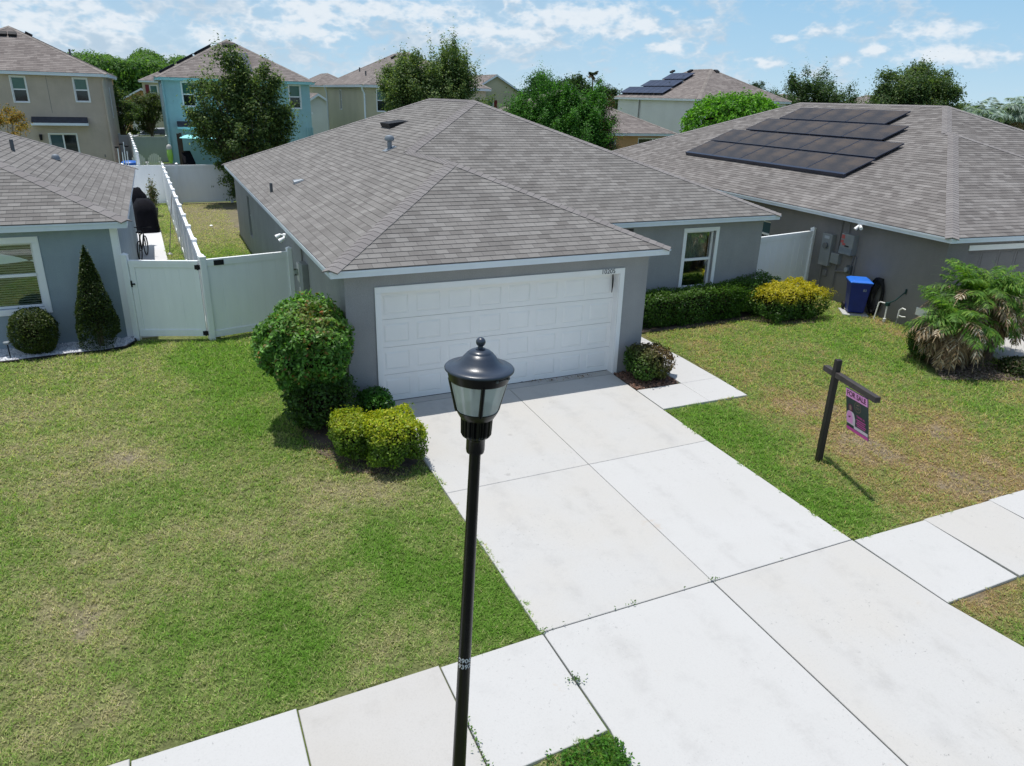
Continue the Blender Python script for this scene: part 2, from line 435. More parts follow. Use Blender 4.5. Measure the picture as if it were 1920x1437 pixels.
class MB:
    def __init__(s, T=None):
        s.v = []; s.f = []; s.uv = []; s.T = T; s.has_uv = False; s.mi = []; s.cm = 0

    def add(s, vs, fs, uvs=None):
        b = len(s.v)
        for p in vs:
            p = Vector(p)
            if s.T is not None: p = s.T @ p
            s.v.append(tuple(p))
        for i, f in enumerate(fs):
            s.f.append(tuple(b + k for k in f)); s.mi.append(s.cm)
            if uvs: s.uv.append(uvs[i]); s.has_uv = True
            else: s.uv.append([(0, 0)] * len(f))
        return s

    def box(s, x0, y0, z0, x1, y1, z1):
        vs = [(x0, y0, z0), (x1, y0, z0), (x1, y1, z0), (x0, y1, z0), (x0, y0, z1), (x1, y0, z1), (x1, y1, z1), (x0, y1, z1)]
        return s.add(vs, [(0, 3, 2, 1), (4, 5, 6, 7), (0, 1, 5, 4), (1, 2, 6, 5), (2, 3, 7, 6), (3, 0, 4, 7)])

    def cyl(s, p0, p1, r0, r1=None, n=12, cap=True):
        r1 = r0 if r1 is None else r1
        p0 = Vector(p0); p1 = Vector(p1); d = (p1 - p0).normalized()
        a = d.orthogonal().normalized(); b = d.cross(a)
        vs = []
        for p, r in ((p0, r0), (p1, r1)):
            for i in range(n):
                t = 2 * math.pi * i / n; vs.append(p + (a * math.cos(t) + b * math.sin(t)) * r)
        fs = [(i, (i + 1) % n, n + (i + 1) % n, n + i) for i in range(n)]
        if cap: fs += [tuple(range(n - 1, -1, -1)), tuple(range(n, 2 * n))]
        return s.add(vs, fs)

    def tube(s, pts, rads, n=8):
        pts = [Vector(p) for p in pts]
        if isinstance(rads, (int, float)): rads = [rads] * len(pts)
        vs = []; fs = []; a = None
        for k, p in enumerate(pts):
            d = (pts[min(k + 1, len(pts) - 1)] - pts[max(k - 1, 0)]).normalized()
            if a is None: a = d.orthogonal().normalized()
            a = (a - d * a.dot(d)).normalized(); b = d.cross(a)
            for i in range(n):
                t = 2 * math.pi * i / n; vs.append(p + (a * math.cos(t) + b * math.sin(t)) * rads[k])
        for k in range(len(pts) - 1):
            for i in range(n):
                fs.append((k * n + i, k * n + (i + 1) % n, (k + 1) * n + (i + 1) % n, (k + 1) * n + i))
        fs.append(tuple(range(n - 1, -1, -1))); fs.append(tuple(range((len(pts) - 1) * n, len(pts) * n)))
        return s.add(vs, fs)

    def lathe(s, prof, n=32, c=(0, 0, 0), flute=None):
        vs = []; fs = []
        for (r, z) in prof:
            for i in range(n):
                t = 2 * math.pi * i / n
                vs.append((c[0] + r * math.cos(t), c[1] + r * math.sin(t), c[2] + z))
        for k in range(len(prof) - 1):
            for i in range(n):
                fs.append((k * n + i, k * n + (i + 1) % n, (k + 1) * n + (i + 1) % n, (k + 1) * n + i))
        return s.add(vs, fs)

    def build(s, name, mat, parent=None, smooth=False, bevel=0, angle=40):
        me = bpy.data.meshes.new(name); me.from_pydata(s.v, [], s.f)
        mats = mat if isinstance(mat, (list, tuple)) else [mat]
        for x in mats: me.materials.append(MATS[x])
        if len(mats) > 1: me.polygons.foreach_set('material_index', s.mi)
        if s.has_uv:
            uvl = me.uv_layers.new(name='UVMap'); flat = [c for f in s.uv for p in f for c in p]
            uvl.data.foreach_set('uv', flat)
        if smooth:
            me.polygons.foreach_set('use_smooth', [True] * len(me.polygons))
            try: me.set_sharp_from_angle(angle=math.radians(angle))
            except Exception: pass
        me.update(); me.validate()
        o = bpy.data.objects.new(name, me); COL.objects.link(o); o.parent = parent
        if bevel:
            md = o.modifiers.new('bevel', 'BEVEL'); md.width = bevel; md.segments = 2; md.limit_method = 'ANGLE'
        return o


def frame(o, u, n):
    """local axes: x along u, y along n (outward), z up"""
    u = Vector(u).normalized(); n = Vector(n).normalized(); z = Vector((0, 0, 1))
    return Matrix(((u.x, n.x, z.x, o[0]), (u.y, n.y, z.y, o[1]), (u.z, n.z, z.z, o[2]), (0, 0, 0, 1)))


def np_mesh(name, verts, k, mat, parent=None, cols=None):
    """many separate k-gons; verts (N*k,3); cols (N,3)"""
    n = len(verts) // k
    me = bpy.data.meshes.new(name)
    me.vertices.add(n * k); me.vertices.foreach_set('co', verts.astype(np.float32).ravel())
    me.loops.add(n * k); me.loops.foreach_set('vertex_index', np.arange(n * k, dtype=np.int32))
    me.polygons.add(n); me.polygons.foreach_set('loop_start', np.arange(0, n * k, k, dtype=np.int32))
    me.materials.append(MATS[mat])
    if cols is not None:
        ca = me.color_attributes.new('Col', 'FLOAT_COLOR', 'POINT')
        c4 = np.ones((n * k, 4), np.float32); c4[:, :3] = np.repeat(cols, k, 0)
        ca.data.foreach_set('color', c4.ravel())
    me.update(calc_edges=True)
    o = bpy.data.objects.new(name, me); COL.objects.link(o); o.parent = parent
    return o


def text_obj(body, size, mat, parent, T, name='text', extrude=.002, wrap_r=None, xscale=1.0, bold=0.0):
    c = bpy.data.curves.new('txt', 'FONT'); c.body = body; c.size = size; c.extrude = extrude; c.align_x = 'CENTER'; c.align_y = 'CENTER'
    c.offset = bold
    o = bpy.data.objects.new('txt', c); COL.objects.link(o)
    dg = bpy.context.evaluated_depsgraph_get(); me = bpy.data.meshes.new_from_object(o.evaluated_get(dg))
    bpy.data.objects.remove(o)
    for v in me.vertices:
        x, y, z = v.co.x * xscale, v.co.y, v.co.z
        if wrap_r:
            a = x / wrap_r; v.co = Vector((math.sin(a) * (wrap_r + z), -math.cos(a) * (wrap_r + z), y))
        else: v.co = Vector((x, -z, y))       # stands upright in the xz plane, facing -y
    me.transform(T); me.materials.clear(); me.materials.append(MATS[mat]); me.name = name
    ob = bpy.data.objects.new(name, me); COL.objects.link(ob); ob.parent = parent
    return ob


# ground height: flat round the houses, falling gently to the street
SL = .0482


def gz(y): return SL * min(y, 0)


def ground_at(px, py):
    d = px_dir(px, py); t = -CAM[2] / d[2]; P = CAM + t * d
    if P[1] < 0:
        t = (SL * CAM[1] - CAM[2]) / (d[2] - SL * d[1]); P = CAM + t * d
    return P


def at(px, py, ax, val):
    d = px_dir(px, py); t = (val - CAM[ax]) / d[ax]; return CAM + t * d


# ------------------------------------------------------------------ foliage helpers
def leaf_quads(C, nrm, size, asp=.5, fold=.25, droop=0):
    """C (N,3) centres, nrm (N,3) leaf normals; returns (N*4,3)"""
    N = len(C)
    nrm = nrm / np.linalg.norm(nrm, axis=1, keepdims=True)
    a = rng.normal(size=(N, 3)); a[:, 2] -= droop; a -= nrm * (a * nrm).sum(1, keepdims=True); a /= np.linalg.norm(a, axis=1, keepdims=True)
    b = np.cross(nrm, a); L = (size * rng.uniform(.7, 1.3, N))[:, None]
    v = np.stack([C - a * L * .5, C + b * L * asp * .5 + nrm * L * fold * .2, C + a * L * .5, C - b * L * asp * .5 + nrm * L * fold * .2], 1)
    return v.reshape(-1, 3)


def sph(N):
    v = rng.normal(size=(N, 3)); return v / np.linalg.norm(v, axis=1, keepdims=True)


def bumps(k=8, f=(2, 6)):
    return [(rng.normal(size=3) * rng.uniform(*f), rng.uniform(0, 6.28)) for _ in range(k)]


def bfun(d, bs): return sum(np.sin(d @ w + p) for w, p in bs) / math.sqrt(len(bs))


def palette(N, cols, w=None):
    cols = np.array(cols); i = rng.choice(len(cols), N, p=w); return cols[i] * rng.uniform(.85, 1.15, (N, 1))


GREEN = [(.05, .115, .016), (.07, .155, .024), (.04, .09, .016), (.10, .20, .035)]
DGREEN = [(.022, .05, .012), (.03, .068, .016), (.018, .038, .010), (.05, .09, .025)]


def bush(name, label, cat, base, rad, n=8000, leaf=.05, cols=GREEN, power=2.6, amp=.10, colfun=None, stem=True, group=None, mat='leaves_glossy',
         zc=None, rot=0, shell=.62, zmin=.02, core=True, up=.6, taper=None):
    t = thing(name, label, cat, base, rot, group)
    a, b, c = rad; zc = c * .98 if zc is None else zc
    def shellpts(n):       # even cover of a rounded box
        w = np.array([b * c, b * c, a * c, a * c, a * b, a * b]); f = rng.choice(6, n, p=w / w.sum()); u = rng.uniform(-1, 1, (n, 3))
        u[np.arange(n), f // 2] = np.where(f % 2, 1, -1); nn = (np.abs(u) ** power).sum(1) ** (1 / power)
        return u / nn[:, None] * [a, b, c]
    d = shellpts(n); bs = bumps(10, (2, 6)); b2 = bumps(12, (8, 17)); R = 1 + amp * (bfun(d, bs) * .55 + bfun(d, b2) * .45)
    q = rng.uniform(shell + .08, 1, n) ** .7; sh_ = (rng.random(n) > .93) & (d[:, 2] > -.3 * c); q += sh_ * rng.uniform(0, .05 / max(.25, min(a, c)) , n)
    def tp(P):
        if taper == 'cone':
            z_ = np.clip(P[:, 2] / (zc + c), 0, 1); k = np.where(z_ < .2, .80 + z_, 1 - (np.clip(z_ - .2, 0, 1) / .8) ** 1.2 * .95); k = np.clip(k / np.clip(1 - np.abs((P[:, 2] - zc) / c) ** power, .03, 1) ** (1 / power), 0, 1.7); P[:, :2] *= k[:, None]
        elif taper:      # narrower towards the ground
            k = taper[0] + (1 - taper[0]) * np.clip(P[:, 2] / taper[1], 0, 1); P[:, :2] *= k[:, None]
        return P
    P = d * (R * q)[:, None]; P[:, 2] += zc; P = P[P[:, 2] > zmin]; P = tp(P)
    nr = (P - [0, 0, zc]); nr /= np.linalg.norm(nr, axis=1, keepdims=True); nr = nr * .8 + rng.normal(size=nr.shape) * .8; nr[:, 2] += up
    cc = palette(len(P), cols)
    if colfun is not None: cc = colfun(P, cc)
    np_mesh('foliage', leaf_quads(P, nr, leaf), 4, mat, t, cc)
    if core:      # twigs and old inner leaves, coloured darker to deepen shade in the gaps
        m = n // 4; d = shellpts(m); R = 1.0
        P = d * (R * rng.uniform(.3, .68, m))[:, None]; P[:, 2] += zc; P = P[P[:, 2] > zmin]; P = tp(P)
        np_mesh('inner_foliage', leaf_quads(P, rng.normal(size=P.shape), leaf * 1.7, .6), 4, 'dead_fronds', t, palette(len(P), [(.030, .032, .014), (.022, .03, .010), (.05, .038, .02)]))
    if stem:
        mb = MB()
        for i in range(7):
            an = rng.uniform(0, 6.28); rr = rng.uniform(.3, .75)
            p = [(math.cos(an) * a * .12, math.sin(an) * b * .12, 0), (math.cos(an) * a * .3 * rr, math.sin(an) * b * .3 * rr, zc * .6),
                 (math.cos(an) * a * rr * .8, math.sin(an) * b * rr * .8, zc * 1.25)]
            mb.tube(p, [.022, .016, .006], 6)
        mb.build('stems', 'bark', t, True)
    return t


def tree(name, label, base, height, crown, nclump=60, leaves=400, leaf=.10, cols=DGREEN, cr=.5, trunk_r=.13, group=None, top=.2, lean=(0, 0), clumpr=.55,
         flat=.7, cat='tree', ztrunk=.35, colfun=None, bark='bark', spiky=0, mat='leaves', inner=.5, limbs=26, noff=(0, 0)):
    """crown: (rx,ry,rz) centred at height-rz; leaves gathered in clumps at branch ends"""
    t = thing(name, label, cat, base, 0, group)
    rx, ry, rz = crown; zc = height - rz
    cen = []
    bs = bumps(9, (1.5, 4))
    while len(cen) < nclump:
        d = sph(1)[0]; q = rng.uniform(inner, 1) ** .7 * (1 + .16 * float(bfun(d[None], bs)[0]))
        p = np.array([d[0] * rx, d[1] * ry, d[2] * rz]) * q
        if d[2] < -.3 and rng.random() < .3: continue
        cen.append(p + [lean[0], lean[1], zc])
    cen = np.array(cen)
    C = []; NR = []
    for p in cen:
        k = int(leaves * rng.uniform(.5, 1.4)); r = clumpr * rng.uniform(.6, 1.35)
        q = rng.normal(size=(k, 3)) * [r * .5, r * .5, r * .5 * flat]
        if spiky:      # sprays that reach up and out
            o = p - [lean[0], lean[1], zc]; o = o / (np.linalg.norm(o) + 1e-6); o[2] += .8; o /= np.linalg.norm(o)
            s_ = np.abs(rng.normal(size=(k, 1))) * r * spiky; q = q * (1 - .6 * np.clip(s_ / (r * 2), 0, 1)) + o * s_
        C.append(p + q); n_ = q * .6 + rng.normal(size=(k, 3)) * .4; n_[:, 2] += .35; NR.append(n_)
    C = np.concatenate(C); NR = np.concatenate(NR)
    ok = C[:, 2] > .1; C = C[ok]; NR = NR[ok]
    cc = palette(len(C), cols)
    if colfun is not None: cc = colfun(C, cc)
    np_mesh('crown', leaf_quads(C, NR, leaf, .55), 4, mat, t, cc)
    mb = MB(); zt = height * ztrunk
    mb.tube([(0, 0, -.1), (lean[0] * .2, lean[1] * .2, zt * .5), (lean[0] * .5, lean[1] * .5, zt), (lean[0], lean[1], zc + rz * .5)], [trunk_r * 1.25, trunk_r, trunk_r * .8, trunk_r * .2], 9)
    for p in cen[:limbs]:
        z0 = rng.uniform(.55, 1.0) * zt; f = z0 / zt * .5
        s0 = np.array([lean[0] * f, lean[1] * f, z0]); md = s0 * .45 + p * .55 + [0, 0, -.08 * height * rng.random()]
        mb.tube([s0, md, p], [trunk_r * .45, trunk_r * .25, .012], 6)
    mb.build('trunk', bark, t, True)
    return t


# ------------------------------------------------------------------ roofs, walls, windows
def clip(poly, v, keep_above):
    out = []
    for i in range(len(poly)):
        a, b = poly[i], poly[(i + 1) % len(poly)]
        ia = (a[1] >= v) == keep_above or a[1] == v; ib = (b[1] >= v) == keep_above or b[1] == v
        if ia: out.append(a)
        if ia != ib:
            k = (v - a[1]) / (b[1] - a[1]); out.append((a[0] + (b[0] - a[0]) * k, v))
    return out


def shingle_face(mb, pts, h=.145, seed=0):
    """one roof plane laid in overlapping courses"""
    P = [Vector(p) for p in pts]
    n = Vector((0, 0, 0))
    for i in range(len(P)): n += P[i].cross(P[(i + 1) % len(P)])
    n.normalize()
    if n.z < 0: n = -n; P = P[::-1]
    e = Vector((0, 0, 1)).cross(n).normalized(); v = n.cross(e)
    if v.z < 0: v = -v
    o = min(P, key=lambda p: p.z)
    q = [((p - o).dot(e), (p - o).dot(v)) for p in P]
    vmax = max(b for a, b in q); k = 0
    while k * h < vmax - 1e-4:
        c = clip(clip(q, k * h, True), (k + 1) * h, False)
        c2 = []
        for p in c:
            if not c2 or abs(p[0] - c2[-1][0]) + abs(p[1] - c2[-1][1]) > 1e-5: c2.append(p)
        if len(c2) > 2 and abs(c2[0][0] - c2[-1][0]) + abs(c2[0][1] - c2[-1][1]) < 1e-5: c2.pop()
        if len(c2) >= 3:
            vs = []; uvs = []
            for (a, b) in c2:
                f = min(1, max(0, (b - k * h) / h)); vs.append(o + e * a + v * b + n * (.012 * (1 - f) + .002 * f))
                uvs.append((a + seed * 3.3, k + seed * 7 + min(.98, f)))
            mb.add(vs, [tuple(range(len(vs)))], [uvs])
            lo = [(a, b) for a, b in c2 if abs(b - k * h) < 1e-5]
            if len(lo) >= 2:
                a0, a1 = min(a for a, b in lo), max(a for a, b in lo); b = k * h
                w = [o + e * a0 + v * b - n * .012, o + e * a1 + v * b - n * .012, o + e * a1 + v * b + n * .012, o + e * a0 + v * b + n * .012]
                mb.add(w, [(0, 1, 2, 3)], [[(a0 + seed * 3.3, k + seed * 7 + .5)] * 4])
        k += 1


def cap_line(mb, p, q, nl, nr, w=.15, step=.15):
    """ridge or hip cap shingles from p up to q over planes with normals nl, nr"""
    p = Vector(p); q = Vector(q); d = (q - p); L = d.length; d.normalize()
    nl = Vector(nl).normalized(); nr = Vector(nr).normalized()
    a = d.cross(nl).normalized(); b = d.cross(nr).normalized()
    if a.dot(nr) > 0: a = -a
    if b.dot(nl) > 0: b = -b
    up = (nl + nr).normalized(); n = max(1, int(L / step)); st = L / n
    for i in range(n):
        s0 = p + d * (st * i); s1 = p + d * (st * (i + 1.0))
        lo, hi = .024, .017
        ww = w * random.uniform(.97, 1.03)
        vs = [s0 + a * ww + nl * lo, s0 + up * lo * 1.1, s0 + b * ww + nr * lo, s1 + a * ww + nl * hi, s1 + up * hi * 1.1, s1 + b * ww + nr * hi,
              s0 + a * ww, s0, s0 + b * ww, s1 + a * ww, s1 + b * ww]
        mb.add(vs, [(0, 1, 4, 3), (1, 2, 5, 4), (6, 7, 1, 0), (7, 8, 2, 1), (6, 0, 3, 9), (2, 8, 10, 5)])


def lshape_roof(parent, Wg, dm, Wd, D, ze, s, mat, cap, fascia='trim_blue_white', fh=.13, over=.3, step=.15, h=.145):
    """hip roof of a garage wing (width Wg, front at y=0) coplanar on the left with the main hip (front at y=dm)"""
    A = (0, 0, ze); B = (Wg, 0, ze); G = (Wg / 2, Wg / 2, ze + s * Wg / 2); J = (Wg / 2, dm + Wg / 2, ze + s * Wg / 2); V = (Wg, dm, ze)
    R = (Wd, dm, ze); Mr = (Wd / 2, dm + Wd / 2, ze + s * Wd / 2); K = (Wd / 2, D - Wd / 2, ze + s * Wd / 2); BL = (0, D, ze); BR = (Wd, D, ze)
    JL = (0, dm + Wg / 2, ze)
    mb = MB()
    faces = [(A, B, G), (A, G, J, JL), (JL, J, Mr, K, BL), (B, V, J, G), (V, R, Mr, J), (R, BR, K, Mr), (BR, BL, K)]
    for i, f in enumerate(faces): shingle_face(mb, f, h, [0, 1, 1, 3, 4, 5, 6][i] if i != 2 else 1)
    ro = mb.build('roof', mat, parent)
    nL, nR, nF, nB = (-s, 0, 1), (s, 0, 1), (0, -s, 1), (0, s, 1)
    mb = MB()
    for p, q, a, b in ((A, G, nL, nF), (B, G, nF, nR), (G, J, nL, nR), (J, Mr, nL, nF), (R, Mr, nF, nR), (Mr, K, nL, nR), (BL, K, nL, nB), (BR, K, nR, nB)):
        cap_line(mb, p, q, a, b, .15, step)
    mb.build('ridge_cap', cap, ro)
    eave(ro, [(0, 0), (Wg, 0), (Wg, dm), (Wd, dm), (Wd, D), (0, D)], ze, fh, over, fascia)
    return ro


def eave(parent, poly, ze, fh, over, mat, soff='paint_white'):
    """fascia board and soffit round a counter-clockwise outline"""
    mb = MB(); n = len(poly); t = .022
    def inset(dist):
        out = []
        for i in range(n):
            p0, p1, p2 = Vector(poly[i - 1]), Vector(poly[i]), Vector(poly[(i + 1) % n])
            d1 = (p1 - p0).normalized(); d2 = (p2 - p1).normalized()
            n1 = Vector((-d1.y, d1.x)); n2 = Vector((-d2.y, d2.x))
            k = dist / (1 + n1.dot(n2)) if abs(1 + n1.dot(n2)) > 1e-6 else dist
            out.append(p1 + (n1 + n2) * k)
        return out
    o_, i_, w_ = inset(.012), inset(.012 + t), inset(over + .05)
    zt, zb = ze - .016, ze - fh
    for i in range(n):
        j = (i + 1) % n
        a, b, c, d = o_[i], o_[j], i_[i], i_[j]
        mb.add([(*a, zb), (*b, zb), (*b, zt), (*a, zt)], [(0, 1, 2, 3)])
        mb.add([(*c, zb), (*d, zb), (*b, zb), (*a, zb)], [(0, 1, 2, 3)])
        # metal drip edge
        e, f = inset(-.008)[i], inset(-.008)[j]
        mb.add([(*e, zt + .002), (*f, zt + .002), (*f, zt - .035), (*e, zt - .035), (*d, zt + .002), (*c, zt + .002), (*d, zt - .035), (*c, zt - .035)], [(0, 1, 4, 5), (3, 2, 1, 0), (3, 7, 6, 2)])
    mb.build('fascia', mat, parent)
    mb = MB()
    for i in range(n):
        j = (i + 1) % n; c, d, a, b = i_[i], i_[j], w_[i], w_[j]
        mb.add([(*c, zb + .004), (*d, zb + .004), (*b, zb + .004), (*a, zb + .004)], [(0, 1, 2, 3)])
    mb.build('soffit', soff, parent)


def hip_roof(parent, Wd, D, ze, s, mat, cap, fascia='trim_blue_white', fh=.15, over=.3, h=.145):
    """rectangular hip roof; ridge along the longer side"""
    A, B, Cc, Dd = (0, 0, ze), (Wd, 0, ze), (Wd, D, ze), (0, D, ze); mb = MB()
    if D >= Wd: P, Q = (Wd / 2, Wd / 2, ze + s * Wd / 2), (Wd / 2, D - Wd / 2, ze + s * Wd / 2)
    else: P, Q = (D / 2, D / 2, ze + s * D / 2), (Wd - D / 2, D / 2, ze + s * D / 2)
    if D >= Wd:
        fs = [(A, B, P), (B, Cc, Q, P), (Cc, Dd, Q), (Dd, A, P, Q)]
        ends = ((A, P), (B, P), (Cc, Q), (Dd, Q))
    else:
        fs = [(A, B, Q, P), (B, Cc, Q), (Cc, Dd, P, Q), (Dd, A, P)]
        ends = ((A, P), (B, Q), (Cc, Q), (Dd, P))
    for i, f in enumerate(fs): shingle_face(mb, f, h, i)
    ro = mb.build('roof', mat, parent)
    nL, nR, nF, nB = (-s, 0, 1), (s, 0, 1), (0, -s, 1), (0, s, 1)
    mb = MB()
    for (p, q), (a, b) in zip(ends, ((nL, nF), (nF, nR), (nR, nB), (nB, nL))): cap_line(mb, p, q, a, b, .15, .3)
    cap_line(mb, P, Q, *((nL, nR) if D >= Wd else (nF, nB)), .15, .3)
    mb.build('ridge_cap', cap, ro)
    eave(ro, [(0, 0), (Wd, 0), (Wd, D), (0, D)], ze, fh, over, fascia)
    return ro


def wall_panel(mb, T, u0, u1, z0, z1, holes=(), depth=.16):
    """outer skin of a wall in the plane y=0 of T, with openings and reveals going inwards (-y)"""
    us = sorted({u0, u1, *[h[0] for h in holes], *[h[1] for h in holes]}); zs = sorted({z0, z1, *[h[2] for h in holes], *[h[3] for h in holes]})
    tm = MB(T)
    for i in range(len(us) - 1):
        for j in range(len(zs) - 1):
            cu, cz = (us[i] + us[i + 1]) / 2, (zs[j] + zs[j + 1]) / 2
            if any(h[0] < cu < h[1] and h[2] < cz < h[3] for h in holes): continue
            tm.add([(us[i], 0, zs[j]), (us[i + 1], 0, zs[j]), (us[i + 1], 0, zs[j + 1]), (us[i], 0, zs[j + 1])], [(0, 1, 2, 3)])
    for a, b, c, d in holes:
        tm.add([(a, 0, c), (b, 0, c), (b, 0, d), (a, 0, d), (a, -depth, c), (b, -depth, c), (b, -depth, d), (a, -depth, d)],
               [(0, 1, 5, 4), (1, 2, 6, 5), (2, 3, 7, 6), (3, 0, 4, 7)])
    base = len(mb.v); mb.v += tm.v; mb.f += [tuple(base + k for k in f) for f in tm.f]; mb.uv += tm.uv; mb.mi += [0] * len(tm.f)


def window(parent, T, u0, u1, z0, z1, trim=.1, recess=.07, upper='pane_green', lower='pane_dark', kind='hung', blinds=False, clear=False, wall_t=.16, name='window', sill=True, tmat='paint_white', fmat='paint_white'):
    mb = MB(T)
    if trim:
        p = .025
        mb.box(u0 - trim, .002, z1, u1 + trim, p, z1 + trim); mb.box(u0 - trim, .002, z0 - trim, u1 + trim, p, z0)
        mb.box(u0 - trim, .002, z0, u0, p, z1); mb.box(u1, .002, z0, u1 + trim, p, z1)
    w = mb.build(name, tmat, parent, bevel=.004 if trim else 0)
    f = .045; r = -recess; fm = MB(T)
    fm.box(u0, r - .04, z0, u0 + f, r, z1); fm.box(u1 - f, r - .04, z0, u1, r, z1); fm.box(u0 + f, r - .04, z1 - f, u1 - f, r, z1); fm.box(u0 + f, r - .04, z0, u1 - f, r, z0 + f)
    zm = (z0 + z1) / 2; um = (u0 + u1) / 2
    if kind == 'hung': fm.box(u0 + f, r - .05, zm - .03, u1 - f, r + .012, zm + .03)
    if kind == 'slider': fm.box(um - .035, r - .05, z0 + f, um + .035, r + .012, z1 - f)
    fm.build('sash', fmat, w)
    if kind == 'hung': rects = [(u0 + f, u1 - f, zm + .03, z1 - f, upper), (u0 + f, u1 - f, z0 + f, zm - .03, lower)]
    elif kind == 'slider': rects = [(u0 + f, um - .035, z0 + f, z1 - f, upper), (um + .035, u1 - f, z0 + f, z1 - f, lower)]
    else: rects = [(u0 + f, u1 - f, z0 + f, z1 - f, lower)]
    for a, b, c, d, m in rects:
        MB(T).box(a, r - .03, c, b, r - .022, d).build('pane', 'window_glass' if clear else m, w)
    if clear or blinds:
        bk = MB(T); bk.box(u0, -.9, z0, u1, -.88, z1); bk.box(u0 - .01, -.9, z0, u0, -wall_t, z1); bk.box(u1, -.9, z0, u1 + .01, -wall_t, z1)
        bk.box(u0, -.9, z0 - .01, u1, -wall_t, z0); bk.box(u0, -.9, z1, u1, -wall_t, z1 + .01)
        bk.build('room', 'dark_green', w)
    if blinds:
        bl = MB(T); z = z0 + .05
        while z < z1 - .03:
            bl.add([(u0 + .02, -.155, z), (u1 - .02, -.155, z), (u1 - .02, -.12, z + .036), (u0 + .02, -.12, z + .036)], [(0, 1, 2, 3)]); z += .05
        bl.build('blind', 'paint_white', w)
    return w


# ------------------------------------------------------------------ the setting
def vnoise(x, y, seed=0):
    xi = np.floor(x).astype(np.int64); yi = np.floor(y).astype(np.int64); fx = x - xi; fy = y - yi
    def h(a, b):
        n = (a * 374761393 + b * 668265263 + seed * 144269) & 0x7fffffff
        n = ((n ^ (n >> 13)) * 1274126177) & 0x7fffffff
        return ((n ^ (n >> 16)) & 0xffff) / 65535.0
    fx = fx * fx * (3 - 2 * fx); fy = fy * fy * (3 - 2 * fy)
    return (h(xi, yi) * (1 - fx) + h(xi + 1, yi) * fx) * (1 - fy) + (h(xi, yi + 1) * (1 - fx) + h(xi + 1, yi + 1) * fx) * fy


def fbm(x, y, f=1., o=4, seed=0):
    s = 0; a = .5; t = 0
    for i in range(o): s = s + a * vnoise(x * f, y * f, seed + i); t += a; a *= .55; f *= 2.1
    return s / t


# patches of turf seen in the lawns: (x px, y px, radius m, change)   + = dry, - = lush
PATCH = [(240, 865, .45, .75), (215, 830, .4, .4), (120, 760, .9, .25), (300, 700, .8, .25), (90, 1150, .35, .6), (190, 1165, .4, .6), (70, 1240, .3, .6), (60, 900, 1.3, .25), (180, 780, 1.5, .20), (60, 760, 1.2, .2),
         (200, 1320, .25, .5), (150, 1030, .6, .25), (640, 920, .8, .5), (730, 915, .5, .45), (560, 950, .8, .2), (450, 1000, 1., .15), (770, 1180, .55, .35), (700, 1190, .5, .3),
         (280, 665, .3, .5), (480, 700, 1.1, -.55), (430, 660, 1.0, -.6), (600, 760, .5, -.3), (440, 800, .8, -.4), (700, 1000, .6, -.35), (900, 1090, .7, -.5), (950, 1150, .5, -.5),
         (640, 1170, .8, -.4), (780, 1060, .5, -.4), (560, 1240, .5, -.3), (350, 930, .7, -.1), (240, 960, .4, -.3), (330, 1210, .5, -.2), (500, 1120, .6, -.15), (820, 970, .6, -.2),
         (1470, 765, .7, .65), (1400, 760, .4, .3), (1700, 870, 1.7, .42), (1850, 900, 1.4, .42), (1620, 830, .7, .4), (1780, 800, 1., .3), (1760, 940, .9, .2), (1500, 740, .6, .3), (1740, 770, .9, .3),
         (1330, 660, .7, .2), (1300, 690, .4, .3), (1530, 570, .5, .5), (1640, 600, .5, .5), (1700, 625, .5, .7), (1660, 640, .9, .1), (1330, 790, .9, -.55), (1420, 820, .7, -.45),
         (1570, 960, .7, -.5), (1500, 930, .6, -.35), (1600, 620, .9, -.4), (1560, 640, .9, -.3), (1700, 690, 1.1, -.25), (1400, 650, 1., -.15), (1850, 1120, .5, .5), (1830, 1160, .5, .2),
         (1260, 650, .5, -.1), (1380, 870, .4, -.3), (1860, 770, .9, -.2), (1120, 1400, .35, -.6), (1040, 1425, .3, .7), (1380, 700, .6, .15), (1600, 900, .6, -.1), (1740, 830, .4, .2)]
PATCH = [(*ground_at(a, b)[:2], r, d) for a, b, r, d in PATCH]
LUSH, MID, DRY, SAND = [np.array(c) for c in ((.155, .295, .042), (.305, .37, .128), (.455, .325, .165), (.47, .40, .31))]


def dryness(x, y):
    d = .40 + (fbm(x, y, .55, 4, 3) - .5) * .45 + (fbm(x, y, 2.6, 4, 9) - .5) * .6
    for px, py, r, k in PATCH:
        q = np.sqrt((x - px) ** 2 + (y - py) ** 2) / r * (1 + (fbm(x, y, 2.2, 3, 21) - .5) * 1.2)
        d = d + k * (.50 if k > 0 else .8) * np.exp(-q * q * .9)
    d = d + np.where((x > -3.0) & (x < 2), .42 * np.clip((y - 14) / 7, 0, 1) - .3 * np.clip((y - 5) / 3, 0, 1) * np.clip((17 - y) / 4, 0, 1), 0)
    return np.clip(d, 0, 1.25)


PALE = np.array((.46, .42, .235))


def turfcol(d, x):     # the left lawn bleaches pale, the right one goes brown
    d = d[..., None]; DR = np.where((x < 1)[..., None], PALE, DRY)
    a = LUSH + (MID - LUSH) * np.clip(d / .42, 0, 1); b = MID + (DR - MID) * np.clip((d - .42) / .42, 0, 1); c = DR + (SAND - DR) * np.clip((d - .84) / .3, 0, 1)
    return np.where(d < .42, a, np.where(d < .84, b, c))


def zg(x, y): return np.where(y < 0, SL * y, 0) + np.clip((y - 28.6) / 3.5, 0, 1) * .65


